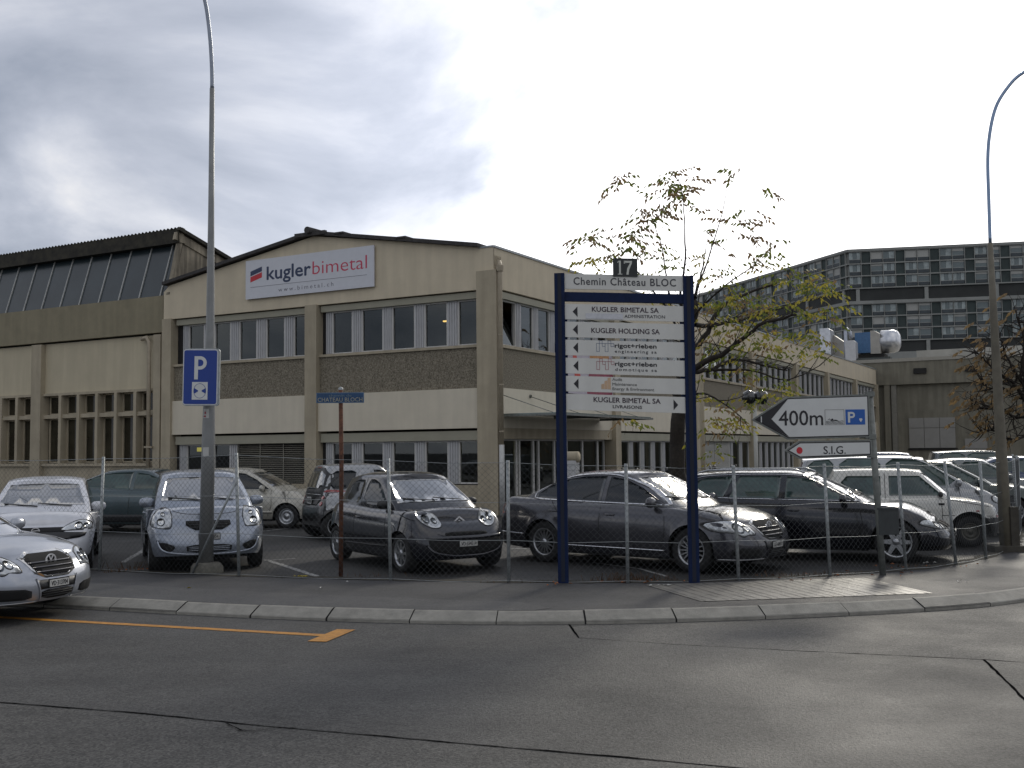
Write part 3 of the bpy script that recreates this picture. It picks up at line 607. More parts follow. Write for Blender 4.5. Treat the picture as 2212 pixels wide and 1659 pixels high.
for (x0, x1, z0, z1, n_) in ((2.1, 5.3, 1.64, 3.84, 3), (5.9, 7.4, .3, 2.28, 1)):
    b = MB(); ww = (x1 - x0) / n_
    for k in range(n_):
        b.box(x0 + k * ww, x0 + (k + 1) * ww - .03, D - .1, D, z0, z1 - .75); b.box(x0 + k * ww, x0 + (k + 1) * ww - .03, D - .1, D, z1 - .72, z1)
    b.build('shutter_door', dm, bh_)
MB().box(2.0, 5.4, D - .12, D, 1.5, 1.62).build('door_threshold', darkin, bh_)
b = MB()
for k in range(9): b.box(10.2 + k * 1.3, 10.5 + k * 1.3, D - .35, D, 0, 6.3)
b.build('pilaster', creamdk, bh_)
b = MB(); b.box(10.6, 22, D - .1, D, 3.2, 5.6); b.build('window', paneglass2, bh_)
for xx in (2.6, 6.1): MB().box(xx, xx + .9, D - .5, D - .42, 7.1, 7.5).build('vent', darkin, bh_)
# roof-light strip and service gear on the roof
b = MB(); b.box(2.5, 11, D + 2, D + 6, 8.3, 9.0); b.build('roof_light', mat('roof_light_panel', (.34, .33, .29), .5, var=.15, scale=.8), bh_)
silv = mat('sheet_metal_duct', (.55, .56, .58), .28, metal=.75, var=.15, scale=3); silvd = mat('duct_beige', (.36, .34, .30), .45, metal=.2, var=.12, scale=2)
def roofthing(nm, label, cat): return thing(nm, label, cat, CL, RZ)
Y0 = 62
t = roofthing('ventilation_duct', 'pale rectangular sheet metal duct stepping over the hall roof behind the wing', 'duct')
b = MB(); b.prism([(-9, 8.3), (-5.2, 8.3), (-5.2, 11.0), (-6.2, 11.1), (-7.4, 10.1), (-9, 9.9)], Matrix(((1, 0, 0, 0), (0, 0, -1, Y0 + 1.5), (0, 1, 0, 0), (0, 0, 0, 1))), 1.5); b.build('duct_run', silvd, t)
b = MB(); b.prism([(-5.2, 8.3), (-4.35, 8.3), (-4.35, 11.25), (-4.55, 11.4), (-5.2, 11.4)], Matrix(((1, 0, 0, 0), (0, 0, -1, Y0 + 1.0), (0, 1, 0, 0), (0, 0, 0, 1))), 1.3); b.build('duct_elbow', silv, t)
b = MB(); b.prism([(-4.3, 8.3), (-3.0, 8.3), (-3.0, 9.9), (-4.3, 10.9)], Matrix(((1, 0, 0, 0), (0, 0, -1, Y0 + 1.9), (0, 1, 0, 0), (0, 0, 0, 1))), 1.2); b.build('duct_run', silvd, t)
t = roofthing('exhaust_duct', 'upright square exhaust duct at the roof edge', 'duct')
b = MB(); b.prism([(-2.85, 6.9), (-2.05, 6.9), (-2.05, 9.95), (-2.2, 10.12), (-2.85, 10.12)], Matrix(((1, 0, 0, 0), (0, 0, -1, Y0 - 1.2), (0, 1, 0, 0), (0, 0, 0, 1))), .9); b.build('shaft', mat('duct_pale', (.52, .52, .52), .4, metal=.3, var=.08), t)
t = roofthing('vent_pipe', 'thin vent pipe with a bent blue cap on the roof', 'pipe')
b = MB(); b.tube([(-3.05, Y0 - .8, 8), (-3.05, Y0 - .8, 11), (-2.95, Y0 - .8, 11.2), (-2.7, Y0 - .8, 10.9), (-2.62, Y0 - .8, 10.4)], .14, 10); b.build('pipe', mat('pipe_pale', (.42, .45, .5), .4, metal=.3), t)
t = roofthing('air_handling_unit', 'blue fronted ventilation unit with a round silver drum on the roof', 'ventilation unit')
b = MB(); b.box(-2.5, -1.3, Y0, Y0 + 2, 9.25, 10.9); b.build('housing', mat('unit_blue', (.05, .13, .26), .4, var=.2), t)
b = MB(); b.prism([(-1.3, 9.15), (-.55, 9.15), (-.55, 10.7), (-1.0, 11.0), (-1.3, 11.0)], Matrix(((1, 0, 0, 0), (0, 0, -1, Y0 + 1.9), (0, 1, 0, 0), (0, 0, 0, 1))), 1.9); b.build('transition', silvd, t)
b = MB(); b.lathe([(0, 0), (.93, 0), (.93, .9), (.8, 1.25), (.5, 1.42), (0, 1.46)], Matrix.Translation((-.6, Y0 + .9, 10.13)) @ Matrix.Rotation(R(90), 4, 'Y'), 28); b.build('drum', silv, t)
b = MB(); b.box(-2.4, -.3, Y0 + .1, Y0 + 1.8, 8.3, 9.15); b.build('stand', darkin, t)
t = roofthing('pipe_bundle', 'low dark skylight curb and pipes beside the drum on the roof', 'roof fitting'); MB().box(-4.2, .4, Y0 - 1.5, Y0 - .6, 8.3, 8.75).tube([(-4.2, Y0 - 1.8, 8.6), (.4, Y0 - 1.8, 8.5)], .12).build('curb', mat('curb_dark', (.05, .055, .05), .7), t)
# ------------------------------------------------------------------ distant slab block of flats
ap = thing('apartment_block', 'very long bent slab block of flats with dark loggia columns on the horizon', 'building', (0, 0, 0), 0)
A0 = Vector((76.7, 240, 0)); A1 = Vector((112.6, 232.6, 0)); dR = (A1 - A0).normalized(); A2 = Vector((55, 307, 0)); dLft = (A2 - A0).normalized()
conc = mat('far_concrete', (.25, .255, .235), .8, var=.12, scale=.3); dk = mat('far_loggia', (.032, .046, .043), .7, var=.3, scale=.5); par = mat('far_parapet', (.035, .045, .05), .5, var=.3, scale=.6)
zt = 46.3; FH = 2.8
rows = [zt - .35 - FH * (i + 1) for i in range(3)]; gap1 = rows[-1] - 2.9
rows2 = [gap1 - .75 - FH * (i + 1) for i in range(3)]; gap2 = rows2[-1] - 2.6
PITCH_ = 7.36
for nm, O, d, Lm, sgn in (('r', A0, dR, 118, 1), ('l', A0, dLft, 150, -1)):
    nrm = Vector((d.y, -d.x, 0)) * sgn
    if nrm.y > 0: nrm = -nrm
    if nm == 'l': nrm = Vector((-abs(d.y), -abs(d.x), 0))
    T = Matrix((( d.x, -nrm.x, 0, O.x), (d.y, -nrm.y, 0, O.y), (0, 0, 1, 0), (0, 0, 0, 1)))   # local x along facade, y into building
    b = MB(); b.box(0, Lm, .6, 12, -5, zt, 0, T); b.box(-.2, Lm, -.25, 12, zt - .3, zt + .25, 0, T)
    for z in rows + rows2 + [rows[0] + FH, rows2[0] + FH]: b.box(0, Lm, -.1, .6, z - .12, z + .16, 0, T)
    b.box(0, Lm, -.35, .6, gap1 - .75, gap1, 0, T); b.box(0, Lm, -.35, .6, gap2 - 3, gap2, 0, T)
    b.build('wall', conc, ap)
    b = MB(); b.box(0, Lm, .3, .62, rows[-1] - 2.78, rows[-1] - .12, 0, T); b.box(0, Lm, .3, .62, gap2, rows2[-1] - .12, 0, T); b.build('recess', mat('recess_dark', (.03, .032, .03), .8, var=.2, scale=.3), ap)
    b = MB(); x = 2.0
    while x < Lm: b.box(x - .4, x + .4, -.05, .3, gap1, gap1 + 2.7, 0, T); b.box(x - .4, x + .4, -.05, .3, gap2, gap2 + 2.5, 0, T); x += 14.7
    b.build('pier', conc, ap)
    ext_ = MB(); nper = int(Lm / PITCH_)
    offs = 2.95 if nm == 'r' else 1.0
    jm = MB()
    for k in range(nper):
        x0 = offs + k * PITCH_
        for rs in (rows, rows2):
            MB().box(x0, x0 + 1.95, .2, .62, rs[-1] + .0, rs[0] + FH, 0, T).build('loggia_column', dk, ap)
            for q in (x0 - .12, x0 + 1.95, x0 + 4.6): jm.box(q, q + .14, -.08, .6, rs[-1], rs[0] + FH, 0, T)
    jm.build('mullion_grid', conc, ap)
    for z in rows + rows2:
        rw = random.Random(int(z * 10) + (nm == 'l'))
        for k in range(-1, nper):
            for j in range(2):
                x0 = offs + k * PITCH_ + 2.1 + j * 2.62; x1 = x0 + 2.45
                if x0 < 0: continue
                near = (nm == 'r' and x1 < 40) or (nm == 'l' and x1 < 27)
                mb = MB() if near else ext_
                h0 = z + .16; h1 = z + FH - .12; hm = h0 + .82; sp = rw.choice([0, 1, 1, 2, 2, 3])
                mb.box(x0 + .1, x1 - .1, .0, .5, h0 + .1, hm, 1, T); 
                if sp == 0: mb.box(x0, x1, .2, .5, hm, h1, 2, T)
                elif sp == 1:
                    mb.box(x0, x0 + .8, .2, .5, hm, h1, 0, T); mb.box(x0 + .85, x0 + 1.6, .22, .5, hm, h1, 3, T); mb.box(x0 + 1.65, x1, .2, .5, hm, h1, 0, T)
                elif sp == 2:
                    c_ = rw.uniform(.3, .9); mb.box(x0, x1, .25, .5, hm, h1, 3, T); mb.box(x0, x1, .18, .24, h1 - c_, h1, 2, T)
                else: mb.box(x0, x0 + 1.2, .2, .5, hm, h1, 3, T); mb.box(x0 + 1.25, x1, .2, .5, hm, h1, 0, T)
                mb.box(x0, x1, .05, .12, hm - .02, hm + .08, 2, T)
                if near: mb.build('window', [glit, par, mat('far_blind', (.36, .36, .33), .7, var=.1), mat('far_window_grey', (.13, .16, .16), .3, var=.2)], ap)
    o = ext_.build('window', [glit, par, mat('far_blind', (.4, .4, .4)), mat('far_window_grey', (.1, .1, .1))], ap)
    if ext_.f: o['kind'] = 'stuff'
# ------------------------------------------------------------------ directory board
A = Vector((.67, 14.56, 0)); Bq = Vector((2.42, 14.41, 0)); dz = math.atan2(Bq.y - A.y, Bq.x - A.x)
db = thing('directory_board', 'tall navy framed directory with white arrow boards and number 17 on top', 'sign', A, dz)
sk = -.043      # the boards hang slightly lower on the right
for x0, zt_ in ((0, 4.22), (1.752, 4.14)):
    b = MB(); b.box(x0 - .07, x0 + .07, -.07, .07, .0, zt_); b.box(x0 - .025, x0 + .025, -.076, -.0705, .02, zt_ - .01, 1); b.build('post', [navy, mat('post_groove', (.003, .006, .018), .7, var=0)], db)
def slb(x0, x1, z0, z1, y0, y1, nm, m_):
    T = Matrix(((1, 0, 0, 0), (0, 1, 0, 0), (sk, 0, 1, 0), (0, 0, 0, 1))); b = MB(); b.box(x0, x1, y0, y1, z0, z1, 0, T); return b.build(nm, m_, db)
slb(.07, 1.682, 3.84, 3.965, -.04, .04, 'crossbar', navy)
slb(.072, 1.68, 4.006, 4.215, -.045, -.02, 'name_board', white)
Zs = [(3.586, 3.798), (3.34, 3.553), (3.092, 3.304), (2.842, 3.056), (2.597, 2.808), (2.344, 2.562)]
for z0, z1 in Zs: slb(.072, 1.68, z0, z1, -.05, -.03, 'arrow_board', white)
b = MB()
for z in (3.42, 2.93, 2.45): b.box(.07, 1.68, -.02, .0, z - .015, z + .015)
for z0, z1 in Zs[1:]: b.box(.071, .10, -.028, .02, z1 - .0, z1 + .045); b.box(1.63, 1.681, -.028, .02, z1 - .07, z1 - .02)
b.build('bracket', navy, db)
slb(.735, 1.07, 4.19, 4.44, -.062, -.046, 'number_plate', mat('plate_black', (.010, .013, .012), .4, var=.1))
b = MB(); b.tube([(.9, -.02, 4.10), (.9, -.02, 4.3)], .012, 6); b.build('plate_stay', navy, db)
def tx(s_, x, z, w_, size, m_=black, y=-.0505, bold=0, nm='lettering', sp=1.0):
    T = Matrix(((1, 0, 0, 0), (0, 1, 0, 0), (sk, 0, 1, 0), (0, 0, 0, 1))) @ frameT(x, y, z + 0); return text(s_, size, T, m_, db, nm, width=w_, bold=max(bold, .0009), spacing=sp)
gblk = mat('sign_charcoal', (.05, .05, .055), .5, var=0); dred = mat('sign_maroon', (.035, .018, .03), .5, var=0)
def off(x): return -sk * 0
def serif(poly_list, T, m_, nm='lettering'):
    b = MB()
    for p in poly_list: b.prism(p, T, .003)
    return b.build(nm, m_, db)
# numeral 17 drawn with serifs
S = .19; T17 = Matrix(((1, 0, 0, 0), (0, 1, 0, 0), (sk, 0, 1, 0), (0, 0, 0, 1))) @ frameT(.795, -.0625, 4.215)
one = [[(.03, 0), (.36, 0), (.36, .05), (.03, .05)], [(.13, .05), (.26, .05), (.26, 1.0), (.13, 1.0)], [(.0, .86), (.13, .90), (.13, 1.0), (.0, .90)]]
sev = [[(.48, .80), (.56, .80), (.60, .88), (.48, .97)], [(.48, .86), (1.08, .86), (1.08, 1.0), (.48, 1.0)], [(.66, 0), (.82, 0), (.86, .35), (1.08, .86), (.96, .90), (.72, .45)]]
serif([[(x * S * .98, y * S) for x, y in p] for p in one + sev], T17, mat('numeral_white', (.55, .56, .5), .5, var=0))
# upper board in a didone-like face: heavy stems with thin slab serifs
T_ = Matrix(((1, 0, 0, 0), (0, 1, 0, 0), (sk, 0, 1, 0), (0, 0, 0, 1)))
txo = text('Chemin Château BLOC', .145, T_ @ frameT(.195, -.0455, 4.068), gblk, db, width=1.39, bold=.002, spacing=1.12)
def line(s_, x0, x1, z, size, **k): return tx(s_, x0, z, x1 - x0, size, **k)
line('KUGLER BIMETAL SA', .441, 1.345, 3.70, .095, m_=dred, bold=.0018)
line('ADMINISTRATION', .882, 1.43, 3.625, .06, m_=gblk)
slb(.354, .862, 3.600, 3.675, -.056, -.0505, 'cover_strip', mat('silver_tape', (.46, .46, .47), .3, metal=.5, var=.15, scale=8))
line('KUGLER HOLDING SA', .429, 1.353, 3.408, .095, m_=dred, bold=.0018)
bl = mat('logo_blue', (.04, .075, .18), .5, var=0); rd = mat('logo_red', (.30, .015, .04), .5, var=0)
for zc, m_, sub in ((3.198, bl, 'engineering sa'), (2.950, rd, 'domotique sa')):
    line('rigot+rieben', .744, 1.306, zc + .014, .082, m_=black, bold=.0025)
    line(sub, .744, 1.306, zc - .056, .058, m_=gblk, sp=1.3)
    b = MB(); T_ = Matrix(((1, 0, 0, 0), (0, 1, 0, 0), (sk, 0, 1, 0), (0, 0, 0, 1))) @ frameT(.494, -.0505, zc - .075 + .03)
    u = .0395; w_ = .0045; v = .040
    def rc(x0, y0, x1, y1):
        for q in ((x0, y0, x1, y0), (x0, y1, x1, y1), (x0, y0, x0, y1), (x1, y0, x1, y1)): b.prism([(q[0] - w_ / 2, q[1] - w_ / 2), (q[2] + w_ / 2, q[1] - w_ / 2), (q[2] + w_ / 2, q[3] + w_ / 2), (q[0] - w_ / 2, q[3] + w_ / 2)], T_, .002)
    rc(0, 0, u, 2.65 * v * 1.05); rc(u, 2.8 * v, 2 * u, 3.75 * v); rc(2 * u, 1.8 * v, 3 * u, 2.8 * v); rc(3 * u, 0, 4 * u, 2.8 * v); rc(4 * u, 2.8 * v, 5 * u, 3.75 * v); rc(5 * u, 1.8 * v, 6 * u, 2.8 * v)
    b.build('emblem', m_, db)
for s_, z, x1 in (('Audit', 2.758, .835), ('Maintenance', 2.694, 1.034), ('Energy & Environment', 2.630, 1.264)): line(s_, .703, x1, z, .056, m_=mat('sign_lightgrey', (.13, .13, .12), .5, var=0))
b = MB(); T_ = Matrix(((1, 0, 0, 0), (0, 1, 0, 0), (sk, 0, 1, 0), (0, 0, 0, 1))) @ frameT(.552, -.0505, 2.640)
for k, hgt in enumerate((.075, .12, .165)): b.prism([(k * .044, 0), (k * .044 + .041, 0), (k * .044 + .041, hgt), (k * .044, hgt - .012)], T_, .002)
b.build('emblem', mat('logo_peach', (.52, .36, .23), .6, var=.1), db)
line('KUGLER BIMETAL SA', .446, 1.347, 2.462, .095, m_=dred, bold=.0018); line('LIVRAISONS', .704, 1.097, 2.385, .06, m_=black, bold=.0012)
for i, (z0, z1) in enumerate(Zs):
    zc = (z0 + z1) / 2; b = MB(); T_ = Matrix(((1, 0, 0, 0), (0, 1, 0, 0), (sk, 0, 1, 0), (0, 0, 0, 1))) @ frameT(0, -.0505, zc)
    if i < 5: b.prism([(.176, 0), (.243, -.072), (.243, .072)], T_, .002)
    else: b.prism([(1.583, 0), (1.522, .072), (1.522, -.072)], T_, .002)
    b.build('arrow', black, db)
# ------------------------------------------------------------------ street-name sign on its rusty pole
sn = thing('street_name_sign', 'small blue street name plate on a thin rusty pole', 'sign', (-2.5, 15.5, 0), 0)
b = MB(); b.tube([(0, 0, 0), (.01, 0, 1.6), (.0, 0, 2.72)], .032, 10); b.build('pole', rust, sn)
b = MB(); b.lathe([(.034, 0), (.036, .03), (0, .05)], Matrix.Translation((0, 0, 2.70)), 10); b.build('pole_cap', galv, sn)
b = MB(); b.box(-.347, .347, -.055, -.04, 2.508, 2.66); b.box(-.335, .335, -.057, -.0545, 2.518, 2.65, 1); b.build('name_plate', [mat('plate_edge', (.10, .16, .24), .4), mat('enamel_blue', (.008, .05, .13), .35, var=.25, scale=12)], sn)
ivory = mat('enamel_ivory', (.30, .29, .22), .5, var=.1)
text('chemin de', .052, frameT(-.165, -.0575, 2.60), mat('enamel_worn', (.12, .17, .2), .5, var=0), sn, width=.33); text('CHATEAU BLOCH', .085, frameT(-.325, -.0575, 2.528), ivory, sn, width=.65)
# ------------------------------------------------------------------ parking sign, lamp posts
def lamp(label, base, pts, rads, mats_, group='street lamps'):
    t = thing('street_lamp', label, 'street lamp', base, 0, group)
    return t
t = lamp('tall galvanised street lamp rising out of the frame behind the parking sign', (-4.63, 16.2, 0), 0, 0, 0)
dx = .0
b = MB(); b.tube([(-.02, 0, .05), (.005, 0, 2.0), (.02, 0, 3.7), (.022, 0, 5.5), (.022, 0, 7.45)], [.110, .098, .064, .046, .037], 20); b.build('pole', mat('lamp_pole_grey', (.21, .215, .21), .45, metal=.3, var=.12, scale=5), t)
b = MB(); b.tube(catm([Vector(p) for p in [(.022, 0, 7.45), (.015, 0, 7.8), (-.02, 0, 8.3), (-.09, 0, 8.8), (-.22, 0, 9.25), (-.45, 0, 9.65), (-.85, 0, 9.95), (-1.4, 0, 10.05)]], 5), .031, 14); b.build('arm', mat('lamp_arm', (.25, .28, .33), .35, metal=.4), t)
b = MB(); b.lathe([(.0, -.35), (.09, -.3), (.16, 0), (.12, .3), (0, .38)], Matrix.Translation((-1.75, 0, 10.03)) @ Matrix.Rotation(R(90), 4, 'Y') @ Matrix.Diagonal((.5, 1, 1, 1)), 16); b.build('lamp_head', galv, t)
b = MB(); b.lathe([(.25, 0), (.24, .10), (.2, .15), (.1, .16)], None, 7); b.build('concrete_foot', mat('foot_concrete', (.12, .115, .095), .9, var=.3, scale=10, bump=.5), t)
b = MB()
for z, m_ in ((2.16, 0), (1.22, 0)): pass
b.lathe([(.096, 1.74), (.097, 1.88)], Matrix.Translation((0, 0, 0)), 20, 0); b = MB()
for (z0, z1, rr) in ((1.75, 1.89, .1035), (2.33, 2.47, .0945)):
    n_ = 6
    for k in range(n_):
        a0 = R(-112 + k * 9), ; a0 = R(-122 + k * 9); a1 = R(-122 + (k + 1) * 9)
        b.face([(rr * math.cos(a0), rr * math.sin(a0), z0), (rr * math.cos(a1), rr * math.sin(a1), z0), (rr * math.cos(a1), rr * math.sin(a1), z1), (rr * math.cos(a0), rr * math.sin(a0), z1)], 0)
for (z0, z1, rr, a_, c_) in ((2.345, 2.37, .099, -115, -95), (2.39, 2.43, .099, -108, -95), (1.765, 1.775, .103, -112, -88)):
    a0, a1 = R(a_), R(c_); b.face([(rr * math.cos(a0), rr * math.sin(a0), z0), (rr * math.cos(a1), rr * math.sin(a1), z0), (rr * math.cos(a1), rr * math.sin(a1), z1), (rr * math.cos(a0), rr * math.sin(a0), z1)], 1 if z0 > 2 else 2)
b.build('sticker', [mat('sticker_pale', (.42, .42, .40), .5), mat('sticker_red', (.25, .03, .04), .5), black], t)
ps = thing('parking_sign', 'blue parking disc sign with white P clamped on the lamp post', 'sign', (-4.63, 16.0, 0), 0)
def rrect(x0, x1, y0, y1, r_, n_=5):
    P = []
    for cx_, cy_, a0 in ((x1 - r_, y0 + r_, -90), (x1 - r_, y1 - r_, 0), (x0 + r_, y1 - r_, 90), (x0 + r_, y0 + r_, 180)):
        for k in range(n_ + 1): a = R(a0 + 90 * k / n_); P.append((cx_ + r_ * math.cos(a), cy_ + r_ * math.sin(a)))
    return P
TP = frameT(-.055, -.04, 2.943) @ Matrix.Rotation(R(-.8), 4, 'Z')
MB().prism(rrect(-.275, .275, -.432, .432, .05), TP @ Matrix.Translation((.012, 0, -.05)), .05).build('sign_edge', galv, ps)
MB().prism(rrect(-.262, .262, -.42, .42, .045), TP, .004).build('white_border', mat('border_white', (.55, .56, .56), .4), ps)
MB().prism(rrect(-.247, .247, -.405, .405, .03), TP @ Matrix.Translation((0, 0, .004)), .004).build('face', blueS, ps)
signw = mat('road_sign_white', (.56, .57, .55), .4, var=.04)
def Pl(T, h_, w_, m_, par_):      # a bold road-sign P
    st = w_ * .30; b = MB(); n_ = 12; ro = h_ * .29; cx_, cy_ = w_ - ro, h_ - ro
    b.prism([(0, 0), (st, 0), (st, h_), (0, h_)], T, .003)
    outer = [(st, h_)] + [(cx_ + ro * math.cos(a), cy_ + ro * math.sin(a)) for a in [R(90 - 180 * k / n_) for k in range(n_ + 1)]] + [(st, h_ - 2 * ro)]
    ri = ro - st * .9; inner = [(st, h_ - st * .9)] + [(cx_ + ri * math.cos(a), cy_ + ri * math.sin(a)) for a in [R(90 - 180 * k / n_) for k in range(n_ + 1)]] + [(st, h_ - 2 * ro + st * .9)]
    for k in range(len(outer) - 1): b.prism([outer[k], inner[k], inner[k + 1], outer[k + 1]], T, .003)
    return b.build('letter', m_, par_)
Pl(TP @ Matrix.Translation((-.09, -.035, .008)), .35, .185, signw, ps)
MB().prism([(-.12, -.34), (.115, -.34), (.115, -.075), (-.12, -.075)], TP @ Matrix.Translation((0, 0, .008)), .003).build('disc_panel', signw, ps)
b = MB(); cy_ = -.208; n_ = 40
for k in range(n_):
    a0, a1 = 2 * math.pi * k / n_, 2 * math.pi * (k + 1) / n_
    b.prism([(.094 * math.cos(a0) - .002, cy_ + .112 * math.sin(a0)), (.094 * math.cos(a1) - .002, cy_ + .112 * math.sin(a1)), (.088 * math.cos(a1) - .002, cy_ + .106 * math.sin(a1)), (.088 * math.cos(a0) - .002, cy_ + .106 * math.sin(a0))][::-1], TP @ Matrix.Translation((0, 0, .011)), .002)
for s_ in (-1, 1): b.prism([(s_ * .085, cy_ - .042), (s_ * .028, cy_ - .008), (s_ * .028, cy_ + .008), (s_ * .085, cy_ + .042), (s_ * .089, cy_)][::s_], TP @ Matrix.Translation((0, 0, .011)), .002)
b.build('disc_symbol', blueS, ps)
b = MB()
for z in (2.72, 3.2): b.lathe([(.087, 0), (.092, .03), (.087, .05)], Matrix.Translation((.0, .2, z)), 16); b.box(-.02, .02, .0, .13, z, z + .04)
b.build('clamp', galv, ps)
t = lamp('street lamp on a brown grey pole curving off to the right at the fence corner', (8.30, 18.2, 0), 0, 0, 0)
def l2(x, y, z): return (x - 8.30, y, z)
b = MB(); b.tube([l2(8.36, 0, 0), l2(8.34, 0, 1.5), l2(8.30, 0, 3.9), l2(8.285, 0, 5.28)], [.105, .092, .064, .044], 20); b.build('pole', mat('lamp_pole_brown', (.15, .135, .10), .7, var=.2, scale=5, stain=.2), t)
b = MB(); b.tube(catm([Vector(l2(*p)) for p in ((8.285, 0, 5.28), (8.29, 0, 6.0), (8.30, 0, 6.75), (8.36, 0, 7.25), (8.48, 0, 7.68), (8.68, 0, 8.0), (8.93, 0, 8.25), (9.35, 0, 8.45), (10.0, 0, 8.52))], 5), .029, 16); b.build('arm', mat('lamp_arm_glossy', (.22, .3, .42), .18, metal=.6, var=.05), t)
b = MB(); b.lathe([(.0, -.35), (.09, -.3), (.16, 0), (.12, .3), (0, .38)], Matrix.Translation((2.0, 0, 8.5)) @ Matrix.Rotation(R(90), 4, 'Y') @ Matrix.Diagonal((.5, 1, 1, 1)), 16); b.build('lamp_head', galv, t)
b = MB(); b.box(.10, .24, -.12, .02, .05, .75); b.box(-.22, .32, -.2, .28, 0, .10); b.build('concrete_foot', mat('foot_dark', (.05, .045, .035), .9, var=.3), t)
# ------------------------------------------------------------------ direction signs
ds = thing('direction_sign', 'white arrow sign reading 400m with swimmer and parking symbols on a steel post', 'sign', (5.06, 15.0, 0), 0)
def sx_(x): return x - 5.06
b = MB(); b.tube([(.11, .05, 0), (.0, .05, 2.55)], .045, 14); b.box(-.05, .055, -.01, .1, 2.50, 2.57); b.box(-.06, .06, -.0, .1, 1.90, 1.97); b.box(-.05, .06, 0, .1, 1.64, 1.70); b.build('post', galvd, ds)
def arrowpoly(x0, xs, x1, z0, z1, zm): return [(x0, zm), (xs, z0), (x1, z0), (x1, z1), (xs, z1)]
TD = lambda y: frameT(0, y, 0)
def sgn(x0, xs, x1l, z0l, z0r, z1l, z1r, zm, par_, head):
    P = [(sx_(x0), zm), (sx_(xs), z0l), (sx_(x1l), z0r), (sx_(x1l), z1r), (sx_(xs), z1l)]
    cxm = sum(p[0] for p in P) / 5; 
    def inset(d):
        n_ = 5; Q = []
        for i in range(n_):
            a_, b_, c_ = Vector(P[i - 1]), Vector(P[i]), Vector(P[(i + 1) % n_]); e1 = (b_ - a_).normalized(); e2 = (c_ - b_).normalized(); n1 = Vector((-e1.y, e1.x)); n2 = Vector((-e2.y, e2.x)); bi = (n1 + n2).normalized(); Q.append(tuple(b_ + bi * d / max(.3, bi.dot(n1))))
        return Q
    MB().prism(P, TD(.0), .035).build('sign_edge', galvd, par_); MB().prism(inset(.022), TD(-.036), .003).build('black_border', black, par_); MB().prism(inset(.036), TD(-.0395), .003).build('face', signw, par_)
    return inset
ins = sgn(3.362, 3.868, 5.03, 1.905, 1.925, 2.508, 2.535, 2.19, ds, True)
b = MB(); b.prism([(sx_(3.425), 2.19), (sx_(3.885), 1.94), (sx_(3.64), 2.196), (sx_(3.878), 2.474)], TD(-.043), .003); b.prism([(sx_(3.49), 2.15), (sx_(3.505), 2.15), (sx_(3.505), 2.235), (sx_(3.49), 2.235)], TD(-.0465), .002, 1); b.build('arrow', [black, signw], ds)
text('400m', .30, TD(-.043) @ Matrix.Translation((sx_(3.745), 2.105, 0)), black, ds, width=.62, bold=.002)
b = MB(); x0, x1, z0, z1 = sx_(4.395), sx_(4.662), 2.108, 2.318
for q in ((x0, z0, x1, z0), (x0, z1, x1, z1), (x0, z0, x0, z1), (x1, z0, x1, z1)): b.prism([(q[0] - .002, q[1] - .002), (q[2] + .002, q[1] - .002), (q[2] + .002, q[3] + .002), (q[0] - .002, q[3] + .002)], TD(-.043), .002)
for k, zz_ in enumerate((2.125, 2.142, 2.158)):
    for j in range(16):
        xa = x0 + .01 + j * (x1 - x0 - .02) / 16; xb = xa + (x1 - x0 - .02) / 16; f_ = lambda x: zz_ + .004 * math.sin(x * 75 + k)
        b.prism([(xa, f_(xa) - .003), (xb, f_(xb) - .003), (xb, f_(xb) + .003), (xa, f_(xa) + .003)], TD(-.043), .002)
b.prism([(x0 + .07, 2.165), (x0 + .19, 2.165), (x0 + .15, 2.178), (x0 + .09, 2.178)], TD(-.043), .002); b.prism([(x0 + .10 + .014 * math.cos(a), 2.183 + .012 * math.sin(a)) for a in [k * .785 for k in range(8)]], TD(-.0435), .002); b.prism([(x0 + .03, 2.17), (x0 + .06, 2.195), (x0 + .09, 2.178), (x0 + .062, 2.185)], TD(-.043), .002)
b.build('swimmer_symbol', black, ds)
MB().prism([(sx_(4.682), 2.106), (sx_(4.956), 2.106), (sx_(4.956), 2.320), (sx_(4.682), 2.320)], TD(-.043), .002).build('parking_panel', mat('panel_blue', (.01, .09, .36), .4, var=.05), ds)
Pl(TD(-.045) @ Matrix.Translation((sx_(4.715), 2.135, 0)), .15, .10, signw, ds)
b = MB(); b.prism([(sx_(4.895) + x, 2.175 + z) for x, z in ((0, -.035), (.022, .0), (.018, .018), (.006, .02), (0, .014), (-.006, .02), (-.018, .018), (-.022, 0))], TD(-.045), .002); b.build('cone_symbol', signw, ds)
ds2 = thing('direction_sign', 'narrow white arrow sign reading S.I.G. with a red dot below the larger arrow', 'sign', (5.06, 15.0, 0), 0)
sgn(3.81, 4.022, 5.045, 1.632, 1.662, 1.885, 1.892, 1.752, ds2, False)
text('S.I.G.', .155, TD(-.043) @ Matrix.Translation((sx_(4.36), 1.70, 0)), black, ds2, width=.31, bold=.001)
MB().prism([(sx_(4.023) + .043 * math.cos(a), 1.752 + .048 * math.sin(a)) for a in [k * math.pi / 12 for k in range(24)]], TD(-.043), .002).build('red_dot', red, ds2)
# small cabinet plate on the same post
cb_ = thing('meter_box', 'small dark grey box fixed low on the direction sign post', 'box', (5.1, 15.0, 0), 0); MB().box(.02, .30, .0, .10, .56, .92).box(0, .30, -.01, .01, .91, .94).build('housing', mat('box_dark', (.035, .04, .04), .6, var=.2), cb_)
